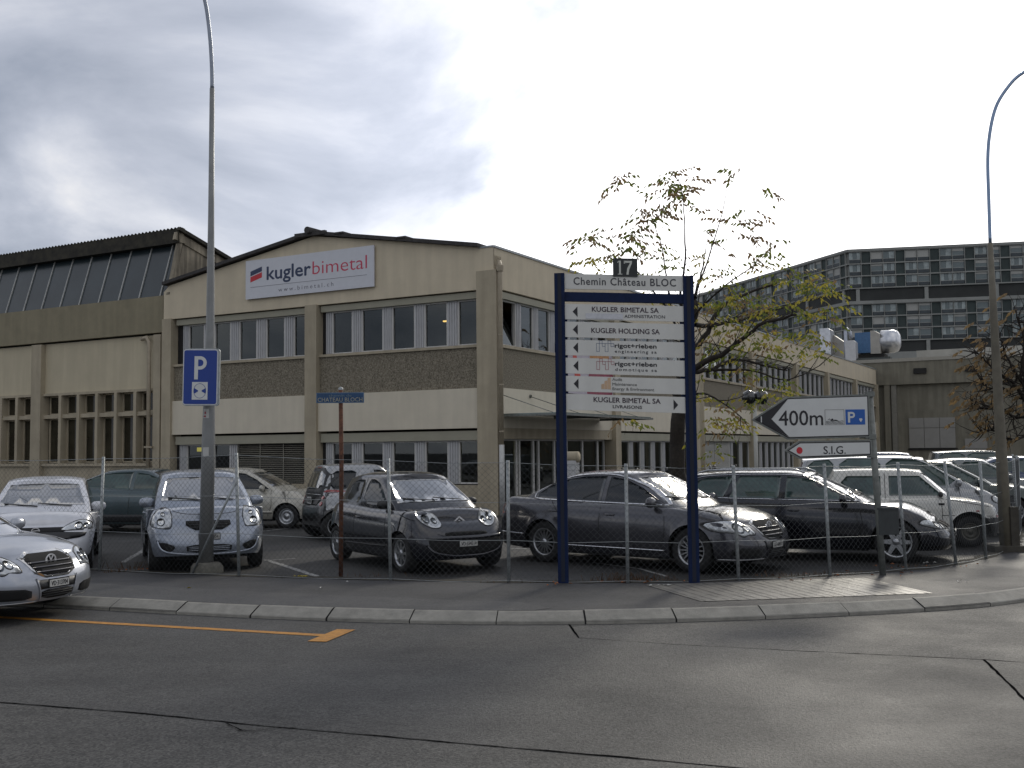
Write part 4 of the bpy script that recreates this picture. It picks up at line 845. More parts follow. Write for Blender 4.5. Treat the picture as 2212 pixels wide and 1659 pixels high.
# ------------------------------------------------------------------ wire fence
fe = thing('wire_fence', 'chain link fence with slim galvanised posts curving round the car park', 'fence', (0, 0, 0))
for (bx_, by_), (tx_, ty_, tz_) in zip(FB, FT):
    b = MB(); b.tube([(bx_, by_, -.02), (tx_, ty_, tz_)], .024, 10); b.build('post', galv, fe)
b = MB(); q = fG(415, 1240); b.tube([(q.x, q.y, 0), (-4.03, 15.66, 1.45)], .018, 8); b.build('brace', galv, fe)
TB = [Vector((x, y - .03, .03)) for x, y in FB]; TT = [Vector((x, y - .03, z - .03)) for x, y, z in FT]
b = MB()
for f_ in (0.0, .34, .66, 1.0):
    pts = []
    for i in range(len(TB)):
        p = TB[i].lerp(TT[i], f_)
        if i:
            pm = (pts[-1] + p) / 2; pm.z -= .018 + .01 * random.random(); pts += [pm]
        pts.append(p)
    b.tube(pts, .0033, 4, cap=False)
b.build('tension_wire', galv, fe)
b = MB(); cell = .085; rr = .0014
for i in range(len(TB) - 1):
    a0, a1, t0, t1 = TB[i], TB[i + 1], TT[i], TT[i + 1]; wd = (a1 - a0).length; nx = max(2, int(wd / cell)); nz_ = int(((t0 - a0).length) / cell)
    def P(u, v): return a0.lerp(a1, u).lerp(t0.lerp(t1, u), v)
    dy = Vector((0, rr * 1.0, 0))
    for k in range(nx):
        for s_ in (0, 1):
            # zig-zag strand between column k and k+1 (s_ mirrors it so that diamonds form)
            prev = None
            for j in range(nz_ + 1):
                u = (k + ((j + s_) % 2)) / nx; v = j / nz_; p = P(u, v)
                if prev is not None:
                    d = (p - prev).normalized(); side = d.cross(Vector((0, 1, 0))).normalized() * rr
                    b.face([prev - side, prev + side, p + side, p - side])
                prev = p
o = b.build('wire_mesh', mat('mesh_wire', (.07, .075, .075), .7, metal=.2, var=.2), fe)
# ------------------------------------------------------------------ small yard furniture
gp = thing('globe_lantern', 'white pole with two dark globe lanterns in front of the wing', 'lantern', (5.93, 26, 0))
b = MB(); b.tube([(0, 0, 0), (0, 0, 2.95)], .05, 12); b.build('pole', mat('pole_white', (.40, .40, .36), .5), gp)
for s_ in (-.14, .16): b = MB(); b.lathe([(.0, -.19), (.12, -.15), (.19, 0), (.14, .13), (0, .19)], Matrix.Translation((s_, 0, 3.02)), 18); b.build('globe', mat('smoked_globe', (.012, .014, .012), .1, var=0, coat=1), gp)
wp = thing('thin_mast', 'slim tan mast standing beside the tree trunk', 'pole', (4.28, 24, 0)); MB().tube([(0, 0, 0), (0, 0, 4.2)], .055, 12).build('pole', creamdk, wp)
ic = thing('entrance_pillar', 'short white louvred pillar by the glass entrance', 'pillar', (1.40, 25, 0), RZ)
b = MB()
for k in range(11): b.box(-.13, .13, -.1, .1, .1 + k * .135, .215 + k * .135)
b.box(-.115, .115, -.085, .085, 0, 1.6); b.build('body', mat('pillar_white', (.48, .48, .47), .5), ic); b = MB(); b.lathe([(.0, -.15), (.13, -.15), (.13, .15), (0, .15)], Matrix.Translation((0, 0, 1.62)) @ Matrix.Rotation(R(90), 4, 'Y'), 16); b.build('cap', creamdk, ic)
# ------------------------------------------------------------------ cars
def interp(keys, x):
    keys = sorted(keys)
    if x <= keys[0][0]: return keys[0][1]
    for (a, va), (b_, vb) in zip(keys[:-1], keys[1:]):
        if x <= b_:
            t = (x - a) / (b_ - a); return va + (vb - va) * t
    return keys[-1][1]
def smooth(keys, x, h=.12): return (interp(keys, x - h) + 2 * interp(keys, x) + interp(keys, x + h)) / 4
def paint(nm, col, metal=.35, rough=.28, dirt=.1):
    return mat('paint_' + nm, col, rough, metal=metal, var=dirt, scale=3.5, coat=.85)
def resample(P, n):
    d = [0.0]
    for a, b_ in zip(P[:-1], P[1:]): d.append(d[-1] + (b_ - a).length)
    out_ = []; j = 0
    for k in range(n):
        s_ = d[-1] * k / (n - 1)
        while j < len(P) - 2 and d[j + 1] < s_: j += 1
        t = (s_ - d[j]) / max(1e-9, d[j + 1] - d[j]); out_.append(P[j].lerp(P[j + 1], min(1, max(0, t))))
    return out_
PROF = [(0, .075), (.08, .035), (.2, .008), (.45, .0), (.66, .004), (.8, .022), (.9, .045), (.96, .07), (1.0, .10)]
class Car:
    def __init__(s, name, label, xy, theta, sp, m, z=0, group='cars parked behind the fence', cat='car'):
        s.sp = sp; s.m = m
        s.root = thing(name, label, cat, (xy[0], xy[1], z), R(theta - 90), group)
        hw = sp['W'] / 2; xf, xr = sp['xf'], sp['xr']; fb = sp.get('fb', 1.0); rb = sp.get('rb', .7)
        ctrl = [(xf, 0), (xf - .02 * fb, .35), (xf - .08 * fb, .66), (xf - .20 * fb, .86), (xf - .40 * fb, .955), (xf - .75, .988), (.6 * xf, .997), (0, 1.0), (xr + .9, .995), (xr + .5 * rb, .965), (xr + .22 * rb, .90), (xr + .08 * rb, .72), (xr + .02 * rb, .4), (xr, 0)]
        P = resample(catm([Vector((x, y * hw)) for x, y in ctrl], 12), 230)
        zs = sp.get('zs', .2); M_ = 15; rk = sp.get('rake', .10); rkr = sp.get('rraker', .06); Ra = sp['rw'] + sp.get('gap', .045); wh = (sp['wf'], sp['wr'])
        V = []; cols = []; mats_ = []
        fl = sp.get('flare', .014)
        for i, p in enumerate(P):
            a = P[max(0, i - 1)]; c = P[min(len(P) - 1, i + 1)]; d = (c - a).normalized(); n = Vector((-d.y, d.x))
            if n.dot(Vector((p.x - (xf + xr) / 2, p.y))) < 0: n = -n
            zt = smooth(sp['sh'], p.x); zb = smooth(sp.get('bot', [(xf, .20), (xf - .5, .19), (0, .2), (xr + .5, .22), (xr, .28)]), p.x)
            if p.y > .82 * hw:
                for wx in wh:
                    dx_ = p.x - wx
                    if abs(dx_) < Ra: zb = max(zb, sp['rw'] + math.sqrt(Ra * Ra - dx_ * dx_))
            col_ = []
            for j in range(M_ + 1):
                f = j / M_; f = 1 - (1 - f) ** 1.25; z_ = zb + (zt - zb) * f; zr_ = (z_ - zs) / (zt - zs)
                ins = interp(sp.get('prof', PROF), zr_)
                q = Vector((p.x - n.x * ins, max(0, p.y - n.y * ins)))
                wf_ = max(0, min(1, (p.x - wh[0] - .1) / (xf - wh[0] - .1))); wr_ = max(0, min(1, (wh[1] - .1 - p.x) / (wh[1] - .1 - xr)))
                q.x -= rk * wf_ * max(0, (zr_ - .35) / .65) ** 1.6; q.x += rkr * wr_ * max(0, (zr_ - .4) / .6) ** 1.5
                if fl and p.y > .82 * hw:
                    for wx in wh:
                        dd = math.hypot(q.x - wx, z_ - sp['rw']) - Ra
                        if -.02 < dd < .09: q.y += fl * (1 - max(0, dd) / .09) ** 1.5
                if i in (0, len(P) - 1): q.y = 0
                col_.append((q.x, q.y, z_))
            cols.append(col_)
        nI = len(P); nJ = M_ + 1; KD = 9
        verts = [v for c in cols for v in c]
        faces = []; fm = []
        pl = sp.get('plastic', None)
        for i in range(nI - 1):
            for j in range(nJ - 1):
                faces.append((i * nJ + j, i * nJ + j + 1, (i + 1) * nJ + j + 1, (i + 1) * nJ + j)); zc = sum(verts[k][2] for k in faces[-1]) / 4; xc = verts[faces[-1][0]][0]; fm.append(1 if pl and pl(xc, zc) else 0)
        base = len(verts); cr = sp.get('crown', .07)
        for i in range(nI):
            tx_, ty_, tz_ = cols[i][-1]; sc_ = smooth(cr, tx_) if isinstance(cr, list) else cr
            sc_ *= min(1, (ty_ / (hw * .55)))
            for k in range(1, KD + 1):
                r_ = 1 - k / KD; u = (1 - r_); verts.append((tx_, ty_ * r_, tz_ + sc_ * (1 - r_ ** 2.2) ** .8 if r_ < 1 else tz_))
        def dv(i, k): return i * nJ + nJ - 1 if k == 0 else base + i * KD + k - 1
        for i in range(nI - 1):
            for k in range(KD): faces.append((dv(i, k), dv(i, k + 1), dv(i + 1, k + 1), dv(i + 1, k))); fm.append(0)
        s.bodyV, s.bodyF = s.mirror(verts, faces)
        s.hood = lambda x, y=0: None
        # greenhouse
        g = sp['gh']; base_c = [(g['xw0'], 0), (g['xw0'] - .02, .4), (g['xw0'] - .08, .75), (g['xw0'] - .19, .95), (g['xw0'] - .36, 1.0), ((g['xw0'] + g['xb0']) / 2, 1.0), (g['xb0'] + .35, g.get('rt', .97)), (g['xb0'] + .15, g.get('rt', .97) - .05), (g['xb0'] + .04, .72), (g['xb0'], .4), (g['xb0'], 0)]
        roof_c = [(g['xw1'], 0), (g['xw1'] - .015, .4), (g['xw1'] - .05, .75), (g['xw1'] - .13, .95), (g['xw1'] - .25, 1.0), ((g['xw1'] + g['xb1']) / 2, 1.0), (g['xb1'] + .25, g.get('rt2', .97)), (g['xb1'] + .1, g.get('rt2', .97) - .04), (g['xb1'] + .03, .75), (g['xb1'], .4), (g['xb1'], 0)]
        Bc = catm([Vector((x, y * g['yb'])) for x, y in base_c], 10); Rc = catm([Vector((x, y * g['yr'])) for x, y in roof_c], 10)
        GV = []; GF = []; MG = 12; KR = 8; crn = g.get('crown', .055); nG = len(Bc); pw = g.get('pw', 1.5)
        for i in range(nG):
            zb = smooth(sp['sh'], Bc[i].x) - .03; 
            for j in range(MG + 1):
                v = j / MG; e_ = v ** pw; ex = v ** g.get('px', 1.12)
                zr_ = smooth(g['roof'], Rc[i].x) - crn
                zz_ = zb + (zr_ - zb) * (v if v < .9 else .9 + (v - .9) * 1.0)
                GV.append((Bc[i].x + (Rc[i].x - Bc[i].x) * ex, max(0, Bc[i].y + (Rc[i].y - Bc[i].y) * e_), zz_))
        nV = MG + 1; b2 = len(GV)
        for i in range(nG):
            zr_ = smooth(g['roof'], Rc[i].x)
            for k in range(1, KR + 1):
                r_ = 1 - k / KR; fx = Rc[i].x; mid = (g['xw1'] + g['xb1']) / 2
                cr_ = crn * (1 - r_ ** 3) * min(1, Rc[i].y / (g['yr'] * .6))
                GV.append((fx, Rc[i].y * r_, zr_ - crn + cr_))
        def rv(i, k): return i * nV + nV - 1 if k == 0 else b2 + i * KR + k - 1
        for i in range(nG - 1):
            for j in range(nV - 1): GF.append((i * nV + j, i * nV + j + 1, (i + 1) * nV + j + 1, (i + 1) * nV + j))
            for k in range(KR): GF.append((rv(i, k), rv(i, k + 1), rv(i + 1, k + 1), rv(i + 1, k)))
        s.ghV, s.ghF = s.mirror(GV, GF)
        mm = fm + fm
        s.body = s.raw('body', s.bodyV, s.bodyF, [m, sp.get('pmat', blackpl)], s.root, mm)
        s.cabin = s.raw('cabin', s.ghV, s.ghF, [sp.get('roofmat', m)], s.root)
        allV = s.bodyV + s.ghV; o_ = len(s.bodyV); allF = s.bodyF + [tuple(a + o_ for a in f) for f in s.ghF]
        s.bvh = BVHTree.FromPolygons(allV, allF)
        # underside and wheels
        b = MB(); b.box(xr + .5, xf - .45, -hw + .26, hw - .26, zs - .02, .58); b.box(xr + .15, xf - .16, -hw + .42, hw - .42, zs - .01, .42); b.box(wh[1] + Ra + .05, wh[0] - Ra - .05, -hw + .09, hw - .09, zs - .03, .6); b.build('underside', under, s.root)
        s.wheels(wh, hw)
    def mirror(s, V, F):
        n = len(V); return V + [(x, -y, z) for x, y, z in V], F + [tuple(reversed([a + n for a in f])) for f in F]
    def raw(s, name, V, F, mats_, parent, fm=None, sm=True):
        me = bpy.data.meshes.new(name); bm = bmesh.new(); vs = [bm.verts.new(v) for v in V]
        for i, f in enumerate(F):
            try: q = bm.faces.new([vs[a] for a in f]); q.smooth = sm; q.material_index = fm[i] if fm else 0
            except ValueError: pass
        bmesh.ops.remove_doubles(bm, verts=bm.verts, dist=.0006); bmesh.ops.recalc_face_normals(bm, faces=bm.faces); bm.to_mesh(me); bm.free()
        for mm in mats_: me.materials.append(mm)
        o = bpy.data.objects.new(name, me); COL.objects.link(o); o.parent = parent; return o
    def hit(s, view, a, b_, side=1):
        if view == 'F': o, d = Vector((6, a, b_)), Vector((-1, 0, 0))
        elif view == 'R': o, d = Vector((-6, a, b_)), Vector((1, 0, 0))
        elif view == 'S': o, d = Vector((a, 4 * side, b_)), Vector((0, -side, 0))
        else: o, d = Vector((a, b_, 4)), Vector((0, 0, -1))
        h, n, i, di = s.bvh.ray_cast(o, d)
        if h is None: return None, d
        if n.dot(d) > 0: n = -n
        return (h, n), d
    def decal(s, view, poly, m, name, side=1, off=.004, parent=None, grid=.07, rnd=0, mirror=False, skirt=.012):
        if mirror:
            o = s.decal(view, poly, m, name, side, off, parent, grid, rnd, False, skirt)
            if view == 'S': s.decal(view, poly, m, name, -side, off, parent, grid, rnd, False, skirt)
            else: s.decal(view, [(-a, b_) for a, b_ in reversed(poly)] if view != 'T' else [(a, -b_) for a, b_ in reversed(poly)], m, name, side, off, parent, grid, rnd, False, skirt)
            return o
        P = [Vector(p) for p in poly]
        for _ in range(rnd):
            Q = []
            for i in range(len(P)):
                a, b_ = P[i], P[(i + 1) % len(P)]; Q += [a.lerp(b_, .2), a.lerp(b_, .8)]
            P = Q
        Q = []
        for i in range(len(P)):
            a, b_ = P[i], P[(i + 1) % len(P)]; n_ = max(1, int((b_ - a).length / .05)); Q += [a.lerp(b_, k / n_) for k in range(n_)]
        nb = len(Q); x0 = min(p.x for p in Q); x1 = max(p.x for p in Q); y0 = min(p.y for p in Q); y1 = max(p.y for p in Q)
        pts = list(Q)
        def inside(p):
            c = False
            for i in range(nb):
                a, b_ = Q[i], Q[i - 1]
                if (a.y > p.y) != (b_.y > p.y) and p.x < (b_.x - a.x) * (p.y - a.y) / (b_.y - a.y) + a.x: c = not c
            return c
        x = x0 + grid / 2
        while x < x1:
            y = y0 + grid / 2
            while y < y1:
                p = Vector((x, y))
                if inside(p) and min((p - q).length for q in Q) > grid * .35: pts.append(p)
                y += grid
            x += grid
        r = geometry.delaunay_2d_cdt(pts, [], [list(range(nb))], 1, 1e-5)
        V = []; dirs = []; last = None; miss = []
        for v in r[0]:
            h, d = s.hit(view, v.x, v.y, side)
            if h is None: V.append(None); miss.append(len(V) - 1)
            else: V.append(h[0] + h[1] * off - d * .0005); last = V[-1]
            dirs.append(d)
        bad = set(miss); F = [f for f in r[2] if not any(a in bad for a in f)]
        V = [v if v is not None else Vector((0, 0, -5)) for v in V]
        cnt = {}
        for f in F:
            for i in range(len(f)):
                e_ = (f[i], f[(i + 1) % len(f)]); cnt[tuple(sorted(e_))] = cnt.get(tuple(sorted(e_)), 0) + 1
        F2 = [tuple(f) for f in F]
        sk_ = {}
        for (a, b_), c in cnt.items():
            if c == 1:
                for q in (a, b_):
                    if q not in sk_: sk_[q] = len(V); V.append(V[q] + dirs[q] * skirt)
                F2.append((a, b_, sk_[b_], sk_[a]))
        if not F: return None
        me = bpy.data.meshes.new(name); bm = bmesh.new(); used = set(a for f in F2 for a in f); vs = {a: bm.verts.new(V[a]) for a in used}
        for i, f in enumerate(F2):
            try: q = bm.faces.new([vs[a] for a in f]); q.smooth = i < len(F)
            except ValueError: pass
        bm.normal_update()
        vd = Vector({'F': (1, 0, 0), 'R': (-1, 0, 0), 'S': (0, side, 0), 'T': (0, 0, 1)}[view])
        for q in bm.faces:
            if q.smooth and q.normal.dot(vd) < 0: q.normal_flip()
        bm.to_mesh(me); bm.free(); me.materials.append(m)
        o = bpy.data.objects.new(name, me); COL.objects.link(o); o.parent = parent or s.root; return o
    def line(s, view, pts, w_, m, name, closed=False, **k):
        P = [Vector(p) for p in pts]
        if len(P) > 2: P = catm(P + ([P[0]] if closed else []), 4)
        Lh = []; Rh = []
        for i, p in enumerate(P):
            d = (P[min(i + 1, len(P) - 1)] - P[max(0, i - 1)])
            if closed and i in (0, len(P) - 1): d = P[1] - P[-2]
            d.normalize(); n = Vector((-d.y, d.x)) * w_ / 2; Lh.append(p + n); Rh.append(p - n)
        if closed:      # build as quads ring through two half polygons
            h_ = len(P) // 2
            s.decal(view, [tuple(a) for a in Lh[:h_ + 1]] + [tuple(a) for a in reversed(Rh[:h_ + 1])], m, name, grid=9, skirt=.004, **k)
            return s.decal(view, [tuple(a) for a in Lh[h_:]] + [tuple(a) for a in reversed(Rh[h_:])], m, name, grid=9, skirt=.004, **k)
        return s.decal(view, [tuple(a) for a in Lh] + [tuple(a) for a in reversed(Rh)], m, name, grid=9, skirt=.004, **k)
    def wheels(s, wh, hw):
        sp = s.sp; rw = sp['rw']; rr = sp.get('rr', rw * .66); tw = .19; key = ('w', rw, rr, sp.get('spokes', 10), sp.get('rimcol', ''))
        for wx in wh:
            for sd_ in (1, -1):
                T = Matrix.Translation((wx, sd_ * (hw - .035), rw)) @ Matrix.Rotation(R(-90 * sd_), 4, 'X')
                b = MB(); b.lathe([(rr, -tw), (rw * .95, -tw), (rw, -tw + .03), (rw, -.03), (rw * .965, -.004), (rr + .01, .0), (rr, -.012)], T, 36); t = b.build('wheel', rubber, s.root)
                b = MB(); b.lathe([(rr + .004, -.004), (rr - .012, -.002), (rr - .022, -.03), (rr - .03, -.10)], T, 36); b.lathe([(rr - .03, -.10), (0, -.10)], T, 24, 1)
                ns = sp.get('spokes', 10); wd = sp.get('sw', .030)
                if ns:
                    for k in range(ns):
                        a = 2 * math.pi * k / ns; Q = T @ Matrix.Rotation(a, 4, 'Z'); b.prism([(.03, -wd * .8), (rr - .02, -wd * .45), (rr - .02, wd * .45), (.03, wd * .8)], Q @ Matrix.Translation((0, 0, -.035)), .02)
                    b.lathe([(.055, -.03), (.05, -.008), (0, -.004)], T, 16)
                else: b.lathe([(rr - .02, -.05), (rr * .6, -.02), (rr * .55, -.035), (rr * .25, -.03), (rr * .22, -.01), (0, -.01)], T, 28); 
                b.build('rim', [sp.get('rimm', alloy), under], t)
    def plate(s, txt, z, view='F', y=0, w_=.30, h_=.08, xoff=.012):
        h, d = s.hit(view, y, z); x = h[0].x; sg = 1 if view == 'F' else -1
        hs = [s.hit(view, yy, zz_)[0] for yy in (y - w_ / 2, y, y + w_ / 2) for zz_ in (z - h_ / 2, z + h_ / 2)]; x = max(sg * q[0].x for q in hs if q) * sg
        T = Matrix.Translation((x + sg * xoff, y, z)) @ Matrix.Rotation(R(90 * sg), 4, 'Z') @ Matrix.Rotation(R(90), 4, 'X')
        p = MB().prism(rrect(-w_ / 2, w_ / 2, -h_ / 2, h_ / 2, .008, 3), T @ Matrix.Translation((0, 0, -.008)), .008).build('number_plate', mat('plate_white', (.50, .50, .47), .5, var=.06), s.root)
        MB().prism(rrect(-w_ / 2 - .012, w_ / 2 + .012, -h_ / 2 - .012, h_ / 2 + .012, .01, 3), T @ Matrix.Translation((0, 0, -.014)), .008).build('plate_frame', blackpl, s.root)
        text(txt, h_ * .95, T @ Matrix.Translation((-w_ * .43, -h_ * .33, .0005)), black, p, width=w_ * .86, bold=.0008)
    def mirrorpod(s, x, y, z, m, sz=1.0):
        for sd_ in (1, -1):
            b = MB(); T = Matrix.Translation((x, sd_ * (y + .06 * sz), z)) @ Matrix.Diagonal((.42 * sz, .80 * sz, .58 * sz, 1))
            b.lathe([(0, -.15), (.09, -.13), (.125, -.07), (.14, 0), (.13, .08), (.09, .13), (0, .15)], T @ Matrix.Rotation(R(90), 4, 'X'), 16)
            o = b.build('wing_mirror', m, s.root); b = MB(); b.tube([(x + .02, sd_ * (y - .10), z - .08), (x, sd_ * (y + .02), z - .03)], .025, 8); b.build('mirror_stalk', blackpl, o)
    def lights(s, poly, side_view=False, bulbs=(), m=None, rim=True):
        for sg in (1, -1):
            P = [(a * sg, b_) for a, b_ in poly]
            if sg < 0: P.reverse()
            h = s.decal('F', P, m or lampgl, 'headlight', off=.007, rnd=1, skirt=.02)
            if rim: s.line('F', P, .012, blackpl, 'lamp_seam', closed=True, off=.0045, parent=h)
            for (cy_, cz, r_) in bulbs:
                s.decal('F', [(sg * cy_ + r_ * math.cos(a), cz + r_ * math.sin(a)) for a in [k * math.pi / 9 for k in range(18)]], mat('lamp_ring', (.10, .11, .12), .1, metal=.8, var=.2), 'reflector', off=.0085, parent=h, skirt=.001)
                s.decal('F', [(sg * cy_ + r_ * .72 * math.cos(a), cz + r_ * .72 * math.sin(a)) for a in [k * math.pi / 9 for k in range(18)]], lampin, 'reflector', off=.0100, parent=h, skirt=.001)
    def roundbadge(s, z, r_, kind, y=0, view='F'):
        h, d = s.hit(view, y, z); n_ = h[1]; T = Matrix.Translation(h[0] + Vector((.012, 0, 0))) @ Matrix.Rotation(R(90), 4, 'Z') @ Matrix.Rotation(R(90), 4, 'X')
        b = MB()
        def ring(ra, rb, sx=1):
            for k in range(28):
                a0, a1 = 2 * math.pi * k / 28, 2 * math.pi * (k + 1) / 28; b.prism([(ra * sx * math.cos(a0), ra * math.sin(a0)), (ra * sx * math.cos(a1), ra * math.sin(a1)), (rb * sx * math.cos(a1), rb * math.sin(a1)), (rb * sx * math.cos(a0), rb * math.sin(a0))], T, .008)
        def stroke(p, q, w_): 
            d_ = (Vector(q) - Vector(p)).normalized(); n2 = Vector((-d_.y, d_.x)) * w_ / 2; p, q = Vector(p), Vector(q); b.prism([tuple(p + n2), tuple(p - n2), tuple(q - n2), tuple(q + n2)], T, .008)
        if kind == 'vw':
            ring(r_, r_ * .84); w_ = r_ * .17
            for sg in (1, -1):
                stroke((sg * .38 * r_, .80 * r_), (0, .10 * r_), w_); stroke((sg * .82 * r_, .34 * r_), (sg * .42 * r_, -.72 * r_), w_); stroke((sg * .42 * r_, -.72 * r_), (0, .02 * r_), w_)
            MB().lathe([(r_ * .86, -.004), (0, -.004)], T, 24).build('badge_disc', under, s.root)
        elif kind == 'chev':
            for dz in (.0, -.055): stroke((-r_, dz - r_ * .45), (0.004, dz + r_ * .3), .022); stroke((r_, dz - r_ * .45), (-.004, dz + r_ * .3), .026)
        elif kind == 'oval': ring(r_, r_ * .8, 1.35); stroke((-r_ * 1.2, -.006), (r_ * 1.2, .006), .012)
        elif kind == 'toy': ring(r_, r_ * .84, 1.4); ring(r_ * .8, r_ * .66, .5); ring(r_ * .5, r_ * .36, 1.4)
        b.build('badge', badge_m, s.root)
    def seams(s, lines_):
        for pts in lines_:
            for sd_ in (1, -1): s.line('S', pts, .010, mat('panel_gap', (.006, .006, .006), .8, var=0), 'door_seam', side=sd_, off=.0012)
    def handle(s, x, z, m, L_=.17):
        for sd_ in (1, -1):
            h, d = s.hit('S', x, z, sd_); b = MB(); y = h[0].y + sd_ * .022; b.tube([(x - L_ / 2, y - sd_ * .03, z), (x - L_ / 2 + .02, y, z), (x + L_ / 2 - .02, y, z), (x + L_ / 2, y - sd_ * .03, z)], .013, 8); b.build('door_handle', m, s.root)
    def wipers(s, zb, w_=.5, parent=None):
        for y0 in (-.05, .45):
            s.line('F', [(y0, zb), (y0 - w_, zb + .045)], .016, blackpl, 'wiper', off=.014, parent=parent)
DOTS = None
def windshield(c, zb, zt, wb, wt, m=None, bow=.02, name='windshield', view='F', rnd=1):
    P = []
    for k in range(9): t = -1 + 2 * k / 8; P.append((t * wb, zb - bow * 0 + bow * (1 - t * t)))
    for k in range(9): t = 1 - 2 * k / 8; P.append((t * wt, zt + bow * (1 - t * t)))
    return c.decal(view, P, m or carglass, name, off=.005, rnd=0, grid=.09)
# ---------------------------------------------------------------- saloon (used twice)
def saloon_spec(**k):
    d = dict(W=1.82, xf=2.285, xr=-2.485, wf=1.355, wr=-1.355, rw=.325, rr=.215, spokes=16, sw=.016, fb=1.25, rb=1.0,
        sh=[(-2.485, .97), (-2.2, 1.03), (-1.5, 1.00), (0, .955), (.9, .925), (1.6, .84), (2.05, .75), (2.285, .68)], crown=[(-2.4, .03), (-1.6, .03), (-1, .01), (.75, .01), (1.17, .035), (1.5, .085), (2.285, .05)], rake=.12,
        gh=dict(xw0=1.18, xw1=.25, xb1=-1.05, xb0=-2.02, yb=.80, yr=.585, crown=.05, roof=[(-1.1, 1.425), (-.6, 1.468), (-.1, 1.472), (.3, 1.42)], rt=.93, rt2=.95))
    d.update(k); return d
def saloon(name, label, xy, th, m, txt, z=0, group='cars parked behind the fence', slats=True, close=False):
    c = Car(name, label, xy, th, saloon_spec(), m, z, group)
    ws_ = windshield(c, 1.015, 1.345, .70, .53); windshield(c, 1.06, 1.36, .62, .50, name='rear_window', view='R'); c.wipers(1.025, .55)
    c.decal('S', [(.86, .975), (.45, 1.20), (.12, 1.325), (-.18, 1.372), (-.19, .985)], carside, 'side_window', mirror=True)
    c.decal('S', [(-.27, .985), (-.26, 1.378), (-.7, 1.368), (-1.08, 1.31), (-1.38, 1.20), (-1.55, 1.09), (-1.56, 1.03)], carside, 'side_window', mirror=True)
    for sd_ in (1, -1):
        c.line('S', [(.92, .958), (.0, .972), (-1.2, .998), (-1.62, 1.018)], .022, chrome, 'window_trim', side=sd_, off=.007)
        c.line('S', [(-1.62, 1.018), (-1.60, 1.10), (-1.42, 1.215), (-1.1, 1.335), (-.7, 1.395), (-.2, 1.402), (.12, 1.352), (.48, 1.225), (.80, 1.05), (.93, .958)], .020, chrome, 'window_trim', side=sd_, off=.007)
        c.line('S', [(.92, .30), (-.92, .30)], .022, chrome, 'sill_trim', side=sd_, off=.006); c.line('S', [(-1.75, .44), (-2.38, .46)], .02, chrome, 'bumper_trim', side=sd_, off=.006)
    c.seams([[(.90, .94), (.93, .6), (.86, .33)], [(-.235, .97), (-.25, .6), (-.26, .33)], [(-1.2, .97), (-1.05, .8), (-.93, .55)], [(2.02, .6), (1.7, .84), (1.2, .915)]])
    c.handle(-.05, .80, m); c.handle(-1.15, .83, m)
    c.lights([(.46, .56), (.49, .67), (.60, .745), (.80, .755), (.88, .71), (.87, .61), (.76, .59), (.68, .535), (.60, .57)], bulbs=((.69, .65, .07), (.57, .645, .05)))
    g = c.decal('F', [(-.42, .765), (.42, .765), (.29, .47), (-.29, .47)], mat('grille_frame', (.58, .58, .58), .18, metal=1, var=0), 'grille_surround', off=.006, rnd=1)
    c.decal('F', [(-.385, .74), (.385, .74), (.265, .495), (-.265, .495)], under, 'grille', off=.010, rnd=1)
    for k, zz_ in enumerate((.535, .585, .635, .69)):
        w_ = .285 + k * .028; c.line('F', [(-w_, zz_), (w_, zz_)], .014, mat('slat_dark_chrome', (.10, .10, .11), .3, metal=.8, var=0), 'grille_slat', off=.018)
    c.roundbadge(.645, .085, 'vw')
    c.decal('F', [(-.31, .45), (.31, .45), (.27, .345), (-.27, .345)], blackpl, 'plate_panel', off=.006); c.plate(txt, .40, y=-.0)
    c.decal('F', [(-.26, .335), (.26, .335), (.22, .235), (-.22, .235)], under, 'lower_intake', off=.008, rnd=1)
    for zz_ in (.26, .285, .31): c.line('F', [(-.24, zz_), (.24, zz_)], .008, blackpl, 'intake_slat', off=.012)
    c.decal('F', [(.38, .36), (.80, .39), (.80, .26), (.36, .24)], under, 'fog_intake', off=.006, rnd=1, mirror=True)
    c.line('F', [(-.82, .215), (-.4, .21), (0, .208), (.4, .21), (.82, .215)], .02, mat('lip_chrome', (.4, .4, .4), .3, metal=.9, var=0), 'bumper_lip', off=.008)
    for sg in (1, -1): c.line('F', [(sg * .315, .47), (sg * .27, .33), (sg * .24, .215)], .016, m, 'bumper_rib', off=.012)
    c.decal('R', [(.45, .72), (.45, .90), (.80, .93), (.86, .76)], taill, 'tail_light', mirror=True, off=.006)
    c.mirrorpod(.72, .86, 1.0, m)
    return c
P_silver = paint('silver', (.36, .38, .42), .5, .3); P_grey = paint('dark_grey', (.058, .058, .066), .45, .22); P_white = paint('white', (.56, .57, .60), .1, .35)
P_blue = paint('pale_blue', (.27, .30, .35), .5, .3); P_char = paint('charcoal', (.017, .018, .024), .4, .2); P_black = paint('black_blue', (.008, .009, .014), .4, .16)
P_teal = paint('teal', (.055, .082, .088), .5, .3); P_cream = paint('cream', (.42, .40, .34), .2, .4); P_panda = paint('old_white', (.60, .59, .54), .05, .45, .06); P_silver2 = paint('silver_grey', (.30, .31, .32), .5, .3); P_dkblue = paint('dark_blue', (.02, .04, .09), .4, .25); P_back = paint('dark_silver', (.10, .115, .12), .5, .25); P_green = paint('dark_green', (.02, .035, .03), .4, .25)
saloon('saloon_car', 'silver saloon with a chrome badge grille nosing in on the road beside the kerb', (-7.50, 13.42), 70, P_silver, 'VD·313704', -.095, group='cars on the road')
saloon('saloon_car', 'dark grey saloon with chrome window trim behind the directory board posts', (2.08, 17.02), 50, P_grey, 'GE·68431')
